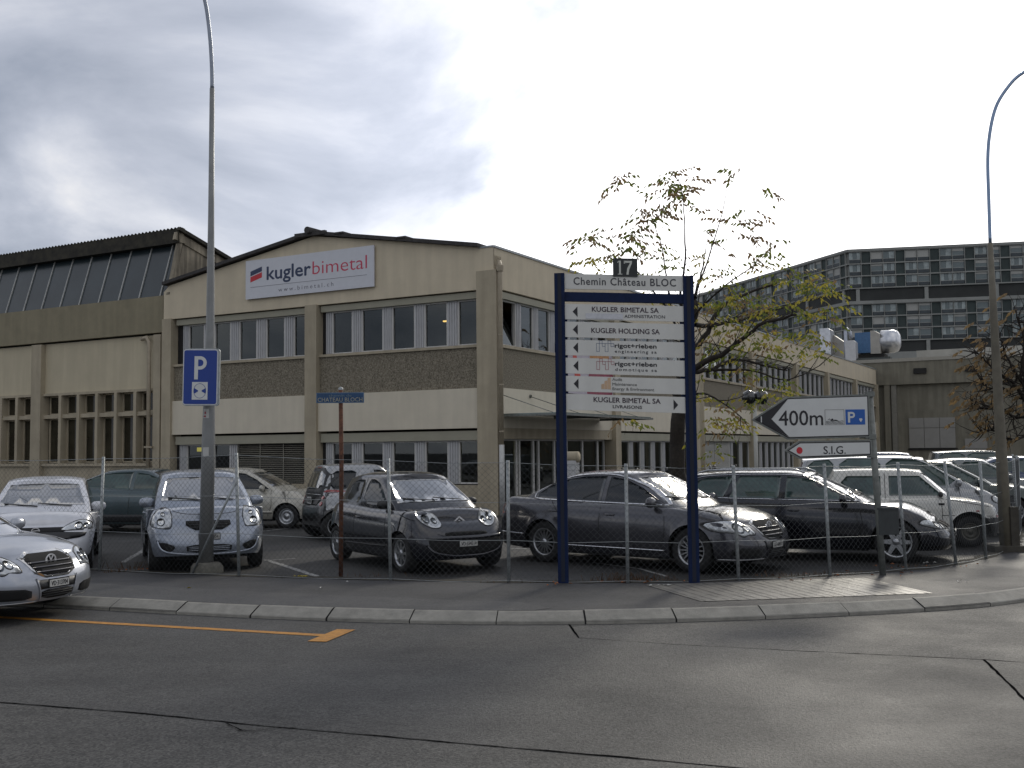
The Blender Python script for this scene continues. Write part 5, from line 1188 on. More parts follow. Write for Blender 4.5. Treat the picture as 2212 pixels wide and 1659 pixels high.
# ---- small hatch, dark grey, round lamps
sp = dict(W=1.70, xf=1.84, xr=-1.66, wf=1.17, wr=-1.17, rw=.285, rr=.195, spokes=8, sw=.03, fb=1.15, rb=.8, crown=[(-1.6, .02), (-1, .0), (.9, .0), (1.10, .03), (1.35, .09), (1.84, .05)], rake=.22,
    sh=[(-1.63, .92), (-1.2, .95), (0, .90), (.8, .90), (1.25, .88), (1.6, .82), (1.84, .74)], gh=dict(xw0=1.10, xw1=.25, xb1=-1.32, xb0=-1.58, yb=.72, yr=.56, crown=.06, roof=[(-1.4, 1.40), (-.8, 1.465), (-.1, 1.47), (.3, 1.42)], rt=.90, rt2=.9))
c = Car('hatchback_car', 'charcoal small hatchback with round clear headlamps and chevron badge', (-1.65, 17.40), 33, sp, P_char)
windshield(c, 1.0, 1.335, .64, .525, m=carglass); c.wipers(1.02, .5); windshield(c, 1.0, 1.34, .55, .45, name='rear_window', view='R')
c.decal('S', [(.55, .955), (.40, 1.10), (.12, 1.29), (-.12, 1.355), (-.30, 1.35), (-.35, .965)], carside, 'side_window', mirror=True, rnd=1); c.decal('S', [(-.47, .965), (-.43, 1.34), (-.75, 1.34), (-1.02, 1.27), (-1.12, 1.05), (-1.1, .98)], carside, 'side_window', mirror=True, rnd=1)
c.seams([[(.66, .9), (.72, .6), (.64, .3)], [(-.40, 1.38), (-.41, .8), (-.42, .3)], [(-1.16, 1.2), (-1.12, .8), (-.95, .62)], [(1.45, .77), (1.1, .85)]])
c.line('S', [(.75, .36), (-.75, .33)], .03, blackpl, 'rub_strip', side=1, off=.005); c.line('S', [(.75, .36), (-.75, .33)], .03, blackpl, 'rub_strip', side=-1, off=.005)
c.handle(-.25, .76, P_char); c.handle(-.95, .78, P_char)
c.lights([(.50 + .155 * math.cos(a) + .05 * math.sin(a), .785 + .125 * math.sin(a) - .10 * math.cos(a) * 0) for a in [k * math.pi / 8 for k in range(16)]], bulbs=((.55, .79, .065), (.43, .76, .045)))
c.roundbadge(.775, .10, 'chev')
c.decal('F', [(-.34, .60), (.34, .60), (.37, .545), (-.37, .545)], under, 'upper_intake', rnd=1, off=.005)
c.decal('F', [(-.62, .51), (.62, .51), (.60, .38), (.42, .275), (-.42, .275), (-.60, .38)], under, 'lower_intake', rnd=1, off=.006, grid=.05)
c.line('F', [(-.64, .52), (-.3, .51), (.3, .51), (.64, .52)], .045, P_char, 'bumper_bar', off=.018); c.plate('VD·554514', .43, y=-.02); c.line('F', [(-.64, .42), (-.54, .32), (-.3, .265), (0, .255), (.3, .265), (.54, .32), (.64, .42)], .035, P_char, 'bumper_lip', off=.02)
c.mirrorpod(.55, .74, .98, blackpl, .85)
# ---- pale blue small car facing the street
sp = dict(W=1.78, xf=1.93, xr=-1.82, wf=1.23, wr=-1.23, rw=.29, rr=.19, spokes=0, fb=1.3, rb=.8, crown=[(-1.6, .02), (-1, .0), (1.0, .0), (1.22, .03), (1.5, .09), (1.93, .05)], rake=.26,
    sh=[(-1.8, .98), (-1.2, 1.0), (0, .96), (.8, .95), (1.3, .93), (1.7, .86), (1.93, .77)], bot=[(1.93, .26), (1.4, .22), (0, .22), (-1.3, .24), (-1.82, .3)], gh=dict(xw0=1.22, xw1=.30, xb1=-1.45, xb0=-1.72, yb=.76, yr=.60, crown=.06, roof=[(-1.5, 1.46), (-.8, 1.525), (-.1, 1.53), (.35, 1.47)], rt=.92, rt2=.92))
c = Car('hatchback_car', 'pale blue small hatchback facing the street behind the lamp post', (-5.30, 18.05), 21, sp, P_blue)
windshield(c, 1.045, 1.385, .66, .54); c.wipers(1.045, .5); windshield(c, 1.0, 1.34, .55, .45, name='rear_window', view='R')
c.decal('F', [(-.50, 1.05), (-.10, 1.05), (-.12, 1.09), (-.38, 1.075), (-.44, 1.13)], mat('paper_white', (.4, .42, .42), .6, var=.1), 'dashboard_papers', off=.008, skirt=.002)
c.decal('S', [(.72, 1.0), (.45, 1.2), (.15, 1.38), (-.25, 1.42), (-.28, 1.0)], carside, 'side_window', mirror=True); c.decal('S', [(-.36, 1.0), (-.33, 1.42), (-.9, 1.40), (-1.2, 1.3), (-1.3, 1.05)], carside, 'side_window', mirror=True)
c.seams([[(.8, .95), (.85, .6), (.75, .3)], [(-.32, 1.0), (-.33, .6), (-.34, .3)]]); c.handle(-.2, .82, P_blue)
c.lights([(.555, .67), (.53, .83), (.56, .93), (.63, .95), (.73, .92), (.80, .83), (.83, .70), (.70, .665)], bulbs=((.69, .75, .058), (.66, .86, .035)))
c.decal('F', [(-.33, .76), (.33, .76), (.335, .70), (.20, .63), (-.20, .63), (-.335, .70)], under, 'grille', off=.006, rnd=0)
for zz_ in (.665, .70, .735): c.line('F', [(-.28, zz_), (.28, zz_)], .008, blackpl, 'grille_slat', off=.010)
c.roundbadge(.795, .042, 'toy')
c.decal('F', [(-.34, .42), (.34, .42), (.32, .305), (-.32, .305)], under, 'lower_intake', off=.006, rnd=1)
for zz_ in (.335, .36, .385): c.line('F', [(-.3, zz_), (.3, zz_)], .010, P_blue, 'intake_slat', off=.010)
c.decal('F', [(.48, .40), (.64, .46), (.74, .45), (.69, .34), (.54, .32)], under, 'fog_intake', mirror=True, rnd=1, off=.005)
c.line('F', [(-.74, .49), (-.66, .34), (-.4, .29), (0, .28), (.4, .29), (.66, .34), (.74, .49)], .03, P_blue, 'bumper_lip', off=.02)
c.plate('GE 197 454', .54, y=.0, w_=.30); c.mirrorpod(.62, .80, 1.02, P_blue)
c.line('F', [(-.55, .93), (-.3, .865), (.3, .865), (.55, .93)], .008, mat('panel_gap', (.006,) * 3), 'bonnet_seam', off=.001)
# ---- silver white hatch at the left edge
sp = dict(W=1.66, xf=1.99, xr=-1.83, wf=1.245, wr=-1.245, rw=.285, rr=.18, spokes=0, fb=1.2, rb=.8, crown=[(-1.6, .02), (-1, .0), (1.0, .0), (1.20, .02), (1.5, .075), (1.99, .04)], rake=.2,
    sh=[(-1.8, .92), (-1.2, .94), (0, .90), (.9, .89), (1.4, .87), (1.75, .80), (1.99, .71)], bot=[(1.99, .25), (1.4, .22), (0, .22), (-1.3, .24), (-1.82, .3)], gh=dict(xw0=1.20, xw1=.30, xb1=-1.38, xb0=-1.72, yb=.74, yr=.575, crown=.05, roof=[(-1.45, 1.37), (-.8, 1.435), (-.1, 1.44), (.35, 1.38)], rt=.92, rt2=.92))
def corsa(label, xy, th, m, grp='cars parked behind the fence'):
    c = Car('hatchback_car', label, xy, th, sp, m, group=grp)
    windshield(c, .985, 1.305, .645, .52); c.wipers(.975, .5)
    c.decal('S', [(.78, .925), (.45, 1.16), (.15, 1.30), (-.30, 1.345), (-.32, .935)], carside, 'side_window', mirror=True); c.decal('S', [(-.40, .935), (-.38, 1.345), (-.9, 1.32), (-1.2, 1.2), (-1.25, .99)], carside, 'side_window', mirror=True)
    c.seams([[(.85, .9), (.88, .55), (.78, .3)], [(-.36, .93), (-.37, .6), (-.38, .3)]]); c.handle(-.25, .74, m)
    c.lights([(.34, .64), (.42, .705), (.55, .77), (.68, .785), (.775, .74), (.78, .665), (.74, .645)], bulbs=((.60, .70, .058), (.70, .70, .04)))
    c.decal('F', [(-.56, .69), (.56, .69), (.34, .60), (-.34, .60)], under, 'grille', off=.004, rnd=0); c.roundbadge(.65, .045, 'oval')
    c.decal('F', [(-.72, .615), (.72, .615), (.68, .535), (.4, .505), (-.4, .505), (-.68, .535)], blackpl, 'bumper_strip', off=.010, rnd=1); c.decal('F', [(-.38, .37), (.38, .37), (.34, .26), (-.34, .26)], under, 'lower_intake', rnd=1)
    c.decal('F', [(.50, .36), (.66, .38), (.64, .27), (.50, .26)], under, 'fog_intake', rnd=1, mirror=True); c.plate('VD 402 117', .45)
    c.mirrorpod(.66, .78, .95, m); return c
corsa('silvery white hatchback with black bumper strip at the left edge behind the fence', (-7.85, 17.98), 19, P_white)
corsa('pale silver car mostly hidden at the far left edge', (-11.0, 19.6), 19, P_silver)
# ---- teal hatchback in the second row, side on
c = Car('hatchback_car', 'teal grey car in the second row between two front row cars', (-8.45, 25.3), 84, saloon_spec(), P_teal, group='cars in the second row')
c.decal('S', [(.86, .975), (.45, 1.20), (.12, 1.325), (-.18, 1.372), (-.19, .985)], carglassg, 'side_window', mirror=True); c.decal('S', [(-.27, .985), (-.26, 1.378), (-.7, 1.368), (-1.08, 1.31), (-1.38, 1.20), (-1.55, 1.09), (-1.56, 1.03)], carglassg, 'side_window', mirror=True)
windshield(c, 1.005, 1.375, .70, .53); c.decal('S', [(1.9, .42), (1.8, .25), (-1.9, .25), (-1.9, .42)], blackpl, 'side_cladding', mirror=True, off=.004); c.mirrorpod(.72, .86, 1.0, P_teal)
c.seams([[(.90, .94), (.93, .6), (.86, .33)], [(-.235, .97), (-.25, .6), (-.26, .33)]])
# ---- cream silver hatch behind the pale blue car
c = Car('hatchback_car', 'cream silver car in the second row behind the pale blue hatchback', (-6.5, 26.3), 82, sp, P_cream, group='cars in the second row')
c.decal('S', [(.80, .93), (.45, 1.16), (.15, 1.30), (-.30, 1.345), (-.32, .935)], carside, 'side_window', mirror=True); c.decal('S', [(-.40, .935), (-.38, 1.345), (-.9, 1.32), (-1.2, 1.2), (-1.25, .99)], carside, 'side_window', mirror=True)
windshield(c, .985, 1.305, .645, .52); c.mirrorpod(.66, .78, .95, P_cream); c.seams([[(.85, .9), (.88, .55), (.78, .3)], [(-.36, .93), (-.37, .6), (-.38, .3)]]); c.decal('S', [(.95, .42), (.95, .36), (-.95, .36), (-.95, .42)], P_cream, 'rub_strip', mirror=True, off=.015)
# ---- two tone micro car seen from behind
sp2 = dict(W=1.52, xf=1.25, xr=-1.25, wf=.90, wr=-.90, rw=.29, rr=.18, spokes=3, sw=.06, fb=.9, rb=.3, crown=[(-1.2, .01), (.6, .06), (1.2, .05)], rake=.2, rimm=alloy,
    sh=[(-1.25, .95), (-.6, .98), (0, .96), (.7, .93), (1.0, .82), (1.25, .68)], gh=dict(xw0=1.02, xw1=.25, xb1=-1.0, xb0=-1.20, yb=.68, yr=.56, crown=.04, roof=[(-1.1, 1.52), (-.5, 1.55), (0, 1.55), (.3, 1.50)], rt=.93, rt2=.93), roofmat=P_silver2)
c = Car('micro_car', 'black and silver two seat micro car seen from behind in the second row', (-3.16, 22.9), 118, sp2, paint('micro_black', (.012, .012, .013), .2, .3), group='cars in the second row')
rear = c.decal('R', [(-.63, .70), (.63, .70), (.56, 1.47), (-.56, 1.47)], blackpl, 'tailgate', off=.010, rnd=1); c.decal('R', [(-.50, 1.03), (.50, 1.03), (.44, 1.40), (-.44, 1.40)], carglass, 'rear_window', off=.018, rnd=1)
c.plate('VD 81246', .80, 'R', w_=.28, h_=.14, xoff=.03)
for sd_ in (1, -1):
    for zz_ in (.74, .86, .98): c.decal('R', [(sd_ * .60 + .045 * math.cos(a), zz_ + .045 * math.sin(a)) for a in [k * math.pi / 6 for k in range(12)]], taill, 'tail_light', off=.012, grid=.03)
c.decal('S', [(-.02, 1.02), (.62, 1.02), (.35, 1.36), (.05, 1.42), (-.04, 1.42)], carside, 'side_window', mirror=True); c.decal('S', [(-.98, 1.03), (-.62, 1.03), (-.48, 1.20), (-.40, 1.42), (-.95, 1.40)], carside, 'side_window', mirror=True, rnd=1)
c.decal('S', [(-1.12, .62), (-1.12, .98), (-.60, 1.0), (-.40, 1.3), (-.36, 1.44), (-.12, 1.44), (-.16, .9), (-.30, .55)], P_silver2, 'safety_cell', mirror=True, off=.003); windshield(c, 1.02, 1.4, .55, .45)
c.decal('R', [(-.12, 1.455), (.12, 1.455), (.12, 1.48), (-.12, 1.48)], taill, 'brake_light', off=.015)
# ---- black estate
sp3 = dict(W=1.82, xf=2.22, xr=-2.30, wf=1.38, wr=-1.38, rw=.325, rr=.235, spokes=6, sw=.055, fb=1.25, rb=.8, crown=[(-2.3, .01), (.85, .0), (1.08, .03), (1.5, .08), (2.2, .05)], rake=.14,
    sh=[(-2.3, 1.0), (-1.5, 1.0), (0, .95), (.9, .915), (1.5, .83), (1.95, .70), (2.22, .59)], gh=dict(xw0=1.08, xw1=.12, xb1=-1.95, xb0=-2.24, yb=.79, yr=.59, crown=.05, roof=[(-2.0, 1.37), (-1.2, 1.42), (-.3, 1.42), (.15, 1.37)], rt=.92, rt2=.92))
c = Car('estate_car', 'glossy black estate car with roof rails behind the dark grey saloon', (4.98, 17.87), 66, sp3, P_black)
windshield(c, .99, 1.33, .70, .53); c.wipers(1.01, .5)
c.decal('S', [(.78, .965), (.40, 1.17), (.08, 1.28), (-.28, 1.325), (-.30, .975)], carglassg, 'side_window', mirror=True); c.decal('S', [(-.40, .975), (-.37, 1.33), (-1.05, 1.325), (-1.2, .985)], carglassg, 'side_window', mirror=True); c.decal('S', [(-1.30, .99), (-1.14, 1.325), (-1.6, 1.30), (-1.95, 1.18), (-2.0, 1.03)], carglassg, 'side_window', mirror=True)
for sd_ in (1, -1):
    c.line('S', [(.85, .945), (0, .955), (-1.2, .97), (-2.0, 1.0)], .014, chrome, 'window_trim', side=sd_, off=.006); c.line('S', [(.86, .948), (.46, 1.18), (.1, 1.305), (-.3, 1.352), (-1.1, 1.352), (-1.7, 1.315), (-2.02, 1.2)], .012, chrome, 'window_trim', side=sd_, off=.006)
    b = MB(); b.tube([(.0, sd_ * .56, 1.38), (-.15, sd_ * .56, 1.435), (-1.6, sd_ * .55, 1.425), (-1.85, sd_ * .54, 1.36)], .016, 8); b.build('roof_rail', alloy, c.root)
    c.line('S', [(1.18, .60), (1.32, .60)], .022, mat('indicator_amber', (.5, .4, .2), .2), 'side_indicator', side=sd_, off=.006)
c.seams([[(.82, .94), (.9, .6), (.8, .3)], [(-.35, .97), (-.36, .6), (-.37, .3)], [(-1.2, .97), (-1.1, .8), (-.95, .6)]]); c.handle(-.15, .79, P_black); c.handle(-1.05, .82, P_black)
c.lights([(.42, .52), (.46, .585), (.62, .645), (.80, .665), (.85, .60), (.78, .545), (.60, .52)], bulbs=((.69, .585, .05), (.56, .57, .045)))
for sg in (1, -1): c.decal('F', [(sg * .06, .52), (sg * .06, .61), (sg * .30, .61), (sg * .33, .56), (sg * .28, .52)][::sg], under, 'grille', off=.008, rnd=1)
c.decal('F', [(-.55, .38), (.55, .38), (.5, .25), (-.5, .25)], under, 'lower_intake', rnd=1); c.line('F', [(.5, .27), (.82, .29)], .03, chrome, 'fog_trim', off=.006); c.plate('GE 520 931', .43); c.mirrorpod(.62, .85, .98, P_black)
# ---- boxy white small car
def pl_panda(x, z): return z < .36 or (x > 1.35 and z < .52) or (x < -1.35 and z < .52)
sp4 = dict(W=1.50, xf=1.63, xr=-1.62, wf=1.08, wr=-1.08, rw=.275, rr=.15, spokes=0, rimm=mat('steel_rim', (.10, .095, .08), .6, metal=.4, var=.3), fb=.55, rb=.4, crown=[(-1.7, .01), (.6, .03), (1.6, .02)], rake=.05, zs=.22, plastic=pl_panda, gap=.08, flare=.02, prof=[(0, .05), (.1, .02), (.3, 0), (.75, .0), (.92, .015), (1, .04)],
    sh=[(-1.7, .87), (0, .86), (.6, .86), (1.2, .80), (1.63, .70)], gh=dict(xw0=.95, xw1=.36, xb1=-1.22, xb0=-1.50, yb=.70, yr=.60, crown=.03, px=1.0, pw=1.1, roof=[(-1.5, 1.36), (-.8, 1.39), (0, 1.39), (.4, 1.35)], rt=.96, rt2=.96))
c = Car('hatchback_car', 'boxy old white hatchback with bare steel wheels behind the black estate', (7.22, 19.9), 75, sp4, P_panda)
windshield(c, .89, 1.305, .63, .55, bow=.01)
for sd_ in (1, -1):
    c.decal('S', [(.64, .91), (.26, 1.26), (-.26, 1.26), (-.26, .91)], carglassg, 'side_window', side=sd_); c.decal('S', [(-.40, .91), (-.40, 1.26), (-.98, 1.26), (-1.08, 1.16), (-1.20, .91)], carglassg, 'side_window', side=sd_)
    c.decal('S', [(.47, .915), (.20, .915), (-.40, .93), (-.40, 1.08), (.3, 1.06)], mat('seen_through_white', (.28, .29, .29), .5, var=.1), 'rear_pillar_view', side=sd_, off=.008, skirt=.001) if False else None
c.seams([[(.60, .86), (.62, .6), (.60, .34)], [(-.33, 1.30), (-.33, .6), (-.33, .34)], [(.6, .86), (1.5, .70)], [(1.56, .55), (.62, .56)]]); c.handle(-.35, .78, blackpl)
c.decal('F', [(-.32, .70), (.32, .70), (.32, .56), (-.32, .56)], blackpl, 'grille', off=.004); c.decal('F', [(.38, .56), (.38, .70), (.60, .70), (.62, .56)], lampgl, 'headlight', mirror=True, off=.006)
c.decal('S', [(1.52, .52), (1.52, .66), (1.585, .65), (1.585, .52)], taill, 'side_reflector', mirror=True, off=.006); c.line('S', [(1.18, .64), (1.23, .64)], .025, taill, 'side_indicator', side=-1, off=.006)
for z in (.76, .44): c.line('S', [(.56, z), (.66, z)], .035, blackpl, 'door_hinge', side=-1, off=.01)
c.mirrorpod(.60, .70, .93, blackpl, .7)
# ---- silver people carrier
sp5 = dict(W=1.83, xf=2.15, xr=-2.25, wf=1.37, wr=-1.37, rw=.32, rr=.2, spokes=7, fb=1.3, rb=.6, crown=[(-2.3, .01), (1, .05), (2.1, .05)], rake=.2,
    sh=[(-2.2, 1.0), (0, .98), (1.0, .97), (1.5, .90), (1.9, .76), (2.15, .66)], gh=dict(xw0=1.62, xw1=.45, xb1=-2.0, xb0=-2.18, yb=.82, yr=.66, crown=.05, px=1.0, roof=[(-2.1, 1.55), (-1, 1.61), (0, 1.61), (.5, 1.55)], rt=.96, rt2=.96))
c = Car('minivan', 'silver white people carrier rising behind the boxy white hatchback', (8.1, 22.3), 75, sp5, P_silver2, group='cars in the second row')
windshield(c, 1.0, 1.56, .74, .60, m=carglassg)
for poly in ([(1.1, 1.0), (.35, 1.52), (-.35, 1.55), (-.35, 1.0)], [(-.45, 1.0), (-.45, 1.55), (-1.25, 1.55), (-1.25, 1.0)], [(-1.4, 1.02), (-1.35, 1.54), (-1.85, 1.5), (-1.95, 1.05)]): c.decal('S', poly, carglassg, 'side_window', mirror=True, rnd=1)
c.line('S', [(.2, 1.625), (-1.8, 1.615)], .03, mat('rail_white', (.6, .6, .58), .3), 'roof_rail', side=-1, off=.02); c.lights([(.45, .62), (.5, .74), (.78, .80), (.85, .70), (.8, .62)]); c.decal('F', [(-.35, .62), (.35, .62), (.35, .54), (-.35, .54)], under, 'grille')
windshield(c, 1.05, 1.5, .68, .6, name='rear_window', view='R'); c.mirrorpod(1.0, .86, 1.06, P_silver2); c.seams([[(1.0, .98), (1.02, .6), (.9, .3)], [(-.4, 1.0), (-.41, .3)]])
# ---- cars further back on the right
def simple(name, label, xy, th, m, spx, gl=carglassg, cat='car', rails=False):
    c = Car(name, label, xy, th, spx, m, group='cars at the back of the yard', cat=cat)
    g = spx['gh']; zb = 1.0 * interp(spx['sh'], 0) + .02; zt_ = interp(g['roof'], -.3) - .10
    windshield(c, zb + .02, zt_ - .02, g['yb'] * .86, g['yr'] * .9, m=gl)
    xa, xa1 = g['xw0'] - .42, g['xw1'] - .15; xm = (xa1 + g['xb1']) / 2; c.decal('S', [(xa, zb), (xa1, zt_), (xm + .04, zt_), (xm + .04, zb)], gl, 'side_window', mirror=True, rnd=1); c.decal('S', [(xm - .04, zb), (xm - .04, zt_), (g['xb1'] + .15, zt_ - .02), (g['xb0'] + .35, zb)], gl, 'side_window', mirror=True, rnd=1)
    c.lights([(.45, .58), (.5, .68), (.78, .71), (.82, .62)], rim=False); c.decal('F', [(-.35, .62), (.35, .62), (.3, .52), (-.3, .52)], under, 'grille'); c.mirrorpod(g['xw0'] - .5, spx['W'] / 2 - .05, zb, m); c.seams([[(g['xw0'] - .3, zb - .04), (g['xw0'] - .3, .3)], [(xm, zb), (xm, .3)]]); return c
simple('saloon_car', 'dark green car with greenish windows in the yard right of the people carrier', (9.9, 24.7), 75, P_green, saloon_spec())
simple('saloon_car', 'silver car with bright roof line further back beyond the dark green car', (12.2, 28.2), 75, P_back, saloon_spec())
simple('estate_car', 'dark blue estate car showing only its roof above the people carrier', (12.9, 36), 75, P_dkblue, sp5)
simple('estate_car', 'grey blue car with dark windows parked against the concrete hall', (18.6, 42.0), 78, P_back, sp5)
simple('saloon_car', 'dark saloon low behind the silver car at the right edge', (15.4, 32.0), 75, P_dkblue, saloon_spec())
# ---- two wheelers by the entrance
def bike(label, xy, rz, m, box=True):
    t = thing('scooter', label, 'scooter', (xy[0], xy[1], 0), rz, 'scooters by the entrance')
    for x in (-.62, .62):
        T = Matrix.Translation((x, .06, .28)) @ Matrix.Rotation(R(90), 4, 'X'); b = MB(); b.lathe([(.16, 0), (.26, 0), (.28, .03), (.28, .09), (.26, .12), (.16, .12)], T, 20); w_ = b.build('wheel', rubber, t); b = MB(); b.lathe([(.16, .02), (.05, .04), (.05, .1), (.16, .1)], T, 12); b.build('rim', alloy, w_)
    b = MB(); b.prism([(-.75, .45), (-.1, .30), (.30, .28), (.42, .35), (.52, .95), (.42, 1.0), (.25, .45), (-.05, .5), (-.15, .75), (-.75, .78)], Matrix.Translation((0, .13, 0)) @ Matrix.Rotation(R(90), 4, 'X'), .26); b.build('body', m, t, bevel=.03)
    b = MB(); b.box(-.75, -.12, -.13, .13, .79, .86); b.build('seat', blackpl, t, bevel=.02)
    b = MB(); b.tube([(.42, -.34, 1.08), (.45, 0, 1.02), (.42, .34, 1.08)], .018, 8); b.tube([(.45, -.25, 1.06), (.42, -.32, 1.3)], .008, 6); b.tube([(.45, .25, 1.06), (.42, .32, 1.3)], .008, 6); h = b.build('handlebar', blackpl, t)
    for s_ in (-1, 1): b = MB(); b.lathe([(0, -.02), (.06, -.015), (.06, .015), (0, .02)], Matrix.Translation((.42, s_ * .34, 1.34)) @ Matrix.Rotation(R(90), 4, 'Y'), 12); b.build('mirror', blackpl, h)
    b = MB(); b.face([(.50, -.2, 1.0), (.50, .2, 1.0), (.38, .17, 1.42), (.38, -.17, 1.42)]); b.face([(.505, -.2, 1.0), (.385, -.17, 1.42), (.385, .17, 1.42), (.505, .2, 1.0)]); b.build('windscreen', mat('scooter_screen', (.06, .065, .06), .1, coat=1), t)
    if box: b = MB(); b.box(-1.0, -.58, -.2, .2, .93, 1.22); b.build('top_case', m, t, bevel=.06)
    return t
bike('dark scooter with a rounded top case between the grey saloon and the entrance', (2.85, 22.6), R(200), blackpl)
bike('scooter with a red tail lamp and round mirror beside the tree trunk', (3.75, 22.4), R(195), mat('scooter_red', (.16, .015, .015), .3, coat=.8))
bike('scooter with a tall windscreen behind the roof of the black estate', (5.6, 25.0), R(160), mat('scooter_grey', (.06, .06, .065), .3, coat=.5))
bike('red scooter parked in front of the lowered white blinds', (4.95, 24.2), R(160), mat('scooter_red', (.16, .015, .015)), False)
# ------------------------------------------------------------------ trees
def leafmat(nm, c1, c2):
    m = mat(nm, c1, .55, var=.2, scale=4, col2=c2); t = m.node_tree; b = t.nodes['Principled BSDF']; tr_ = t.nodes.new('ShaderNodeBsdfTranslucent'); mx_ = t.nodes.new('ShaderNodeMixShader'); mx_.inputs[0].default_value = .55
    rp = [n for n in t.nodes if n.type == 'VALTORGB'][0]; t.links.new(rp.outputs[0], tr_.inputs[0]); o_ = [n for n in t.nodes if n.type == 'OUTPUT_MATERIAL'][0]
    t.links.new(b.outputs[0], mx_.inputs[1]); t.links.new(tr_.outputs[0], mx_.inputs[2]); t.links.new(mx_.outputs[0], o_.inputs[0]); return m
lf = [leafmat('leaf_green', (.10, .13, .02), (.19, .22, .035)), leafmat('leaf_yellow', (.27, .23, .035), (.40, .35, .06)), leafmat('leaf_dark', (.16, .11, .05), (.26, .18, .09))]
class Tree:
    def __init__(s, seed): s.r = random.Random(seed); s.wood = MB(); s.leaf = MB()
    def limb(s, pts, r0, r1, n=7):
        P = catm([Vector(p) for p in pts], 5); m_ = len(P) - 1; P = [p + Vector((s.r.gauss(0, 1), s.r.gauss(0, 1), s.r.gauss(0, 1))) * r0 * .18 if 0 < i < m_ else p for i, p in enumerate(P)]
        s.wood.tube(P, [r0 + (r1 - r0) * (i / m_) ** .8 for i in range(m_ + 1)], n, cap=False); return P
    def twig(s, p, d, L_, r_):
        q = p.copy(); P = [q.copy()]; d = d.normalized()
        for k in range(4): d = (d + Vector((s.r.gauss(0, .18), s.r.gauss(0, .18), s.r.gauss(.03, .15)))).normalized(); q = q + d * L_ / 4; P.append(q.copy())
        s.wood.tube(P, [r_ * (1 - .8 * k / 4) for k in range(5)], 4, cap=False); return P
    def spray(s, p, d, n=7, size=.13, m_=None):      # a pinnate leaf: drooping leaflets along a stalk
        d = d.normalized(); L_ = .12 + .045 * n; side = d.cross(Vector((0, 0, 1)))
        if side.length < .1: side = Vector((1, 0, 0))
        side.normalize(); m_ = s.r.choice([0, 0, 1, 1, 2]) if m_ is None else m_
        for k in range(n):
            f = k / n; base = p + d * L_ * f + Vector((0, 0, -.12 * f * f)); sg = -1 if k % 2 else 1
            ld = (side * sg * s.r.uniform(.4, 1) + d * .6 + Vector((0, 0, -s.r.uniform(.3, 1.1)))).normalized() * size * s.r.uniform(.7, 1.25)
            nn = ld.cross(Vector((s.r.gauss(0, 1), s.r.gauss(0, 1), .6))).normalized() * size * .21
            s.leaf.face([base, base + ld * .4 + nn, base + ld, base + ld * .4 - nn], m_)
    def done(s, root):
        s.wood.build('trunk', bark, root); s.leaf.build('crown', lf, root)
YT = 21.0
tr = thing('young_tree', 'sparse autumn tree with thin drooping leaves and spreading dark branches behind the sign', 'tree', (3.3, YT, 0))
T1 = Tree(5)
def pt(x, y, dy=0):
    p = fY(x, y, YT + dy); return p - Vector((3.3, YT, 0))
Pt = T1.limb([pt(1468, 1110), pt(1465, 1000), pt(1466, 900), pt(1470, 830)], .16, .135, 12)
limbs = [([pt(1468, 850), pt(1480, 760), pt(1492, 690), pt(1500, 640)], .12, .08), ([pt(1500, 640), pt(1515, 590, .3), pt(1528, 520, .5)], .035, .004),
    ([pt(1470, 830), pt(1510, 790, -.3), pt(1570, 760, -.6), pt(1640, 705, -1.0), pt(1720, 680, -1.3)], .085, .02), ([pt(1480, 800), pt(1530, 800, .4), pt(1590, 775, .9), pt(1650, 790, 1.2), pt(1700, 800, 1.4)], .06, .015),
    ([pt(1475, 780), pt(1520, 730, .5), pt(1560, 660, 1.0), pt(1600, 640, 1.3), pt(1680, 610, 1.6)], .075, .02), ([pt(1480, 740), pt(1450, 680, .3), pt(1440, 600, .6), pt(1425, 520, .8), pt(1395, 440, 1.0)], .032, .004),
    ([pt(1485, 720), pt(1470, 640, -.4), pt(1480, 560, -.8), pt(1478, 470, -1), pt(1470, 390, -1.2)], .035, .004), ([pt(1490, 690), pt(1540, 640, -.5), pt(1590, 600, -1), pt(1650, 560, -1.3)], .028, .004),
    ([pt(1475, 700), pt(1420, 640, -.6), pt(1370, 580, -1), pt(1300, 545, -1.3)], .028, .004), ([pt(1500, 640), pt(1530, 560, 0), pt(1560, 460, .3), pt(1575, 380, .5)], .022, .003),
    ([pt(1500, 700), pt(1560, 700, .8), pt(1640, 680, 1.6), pt(1740, 650, 2.2), pt(1810, 640, 2.5)], .055, .012), ([pt(1475, 860), pt(1520, 850, -.6), pt(1560, 870, -1), pt(1600, 900, -1.2)], .03, .008),
    ([pt(1540, 800), pt(1620, 800, 0), pt(1700, 820, .3), pt(1770, 790, .5)], .03, .008)]
for P_, r0, r1 in limbs:
    P = T1.limb(P_, r0, r1); n_ = len(P)
    for k in range(3, n_, 2):
        for q_ in range(2 if r0 > .05 else 1):
            if P[k].z > 5.2 and T1.r.random() < .5: continue
            d = (P[min(k + 1, n_ - 1)] - P[k - 1]).normalized() + Vector((T1.r.gauss(0, .7), T1.r.gauss(0, .7), abs(T1.r.gauss(.35, .4)))); T1.twig(P[k], d, T1.r.uniform(.35, .9), .012 if P[k].z < 4.6 else .006)
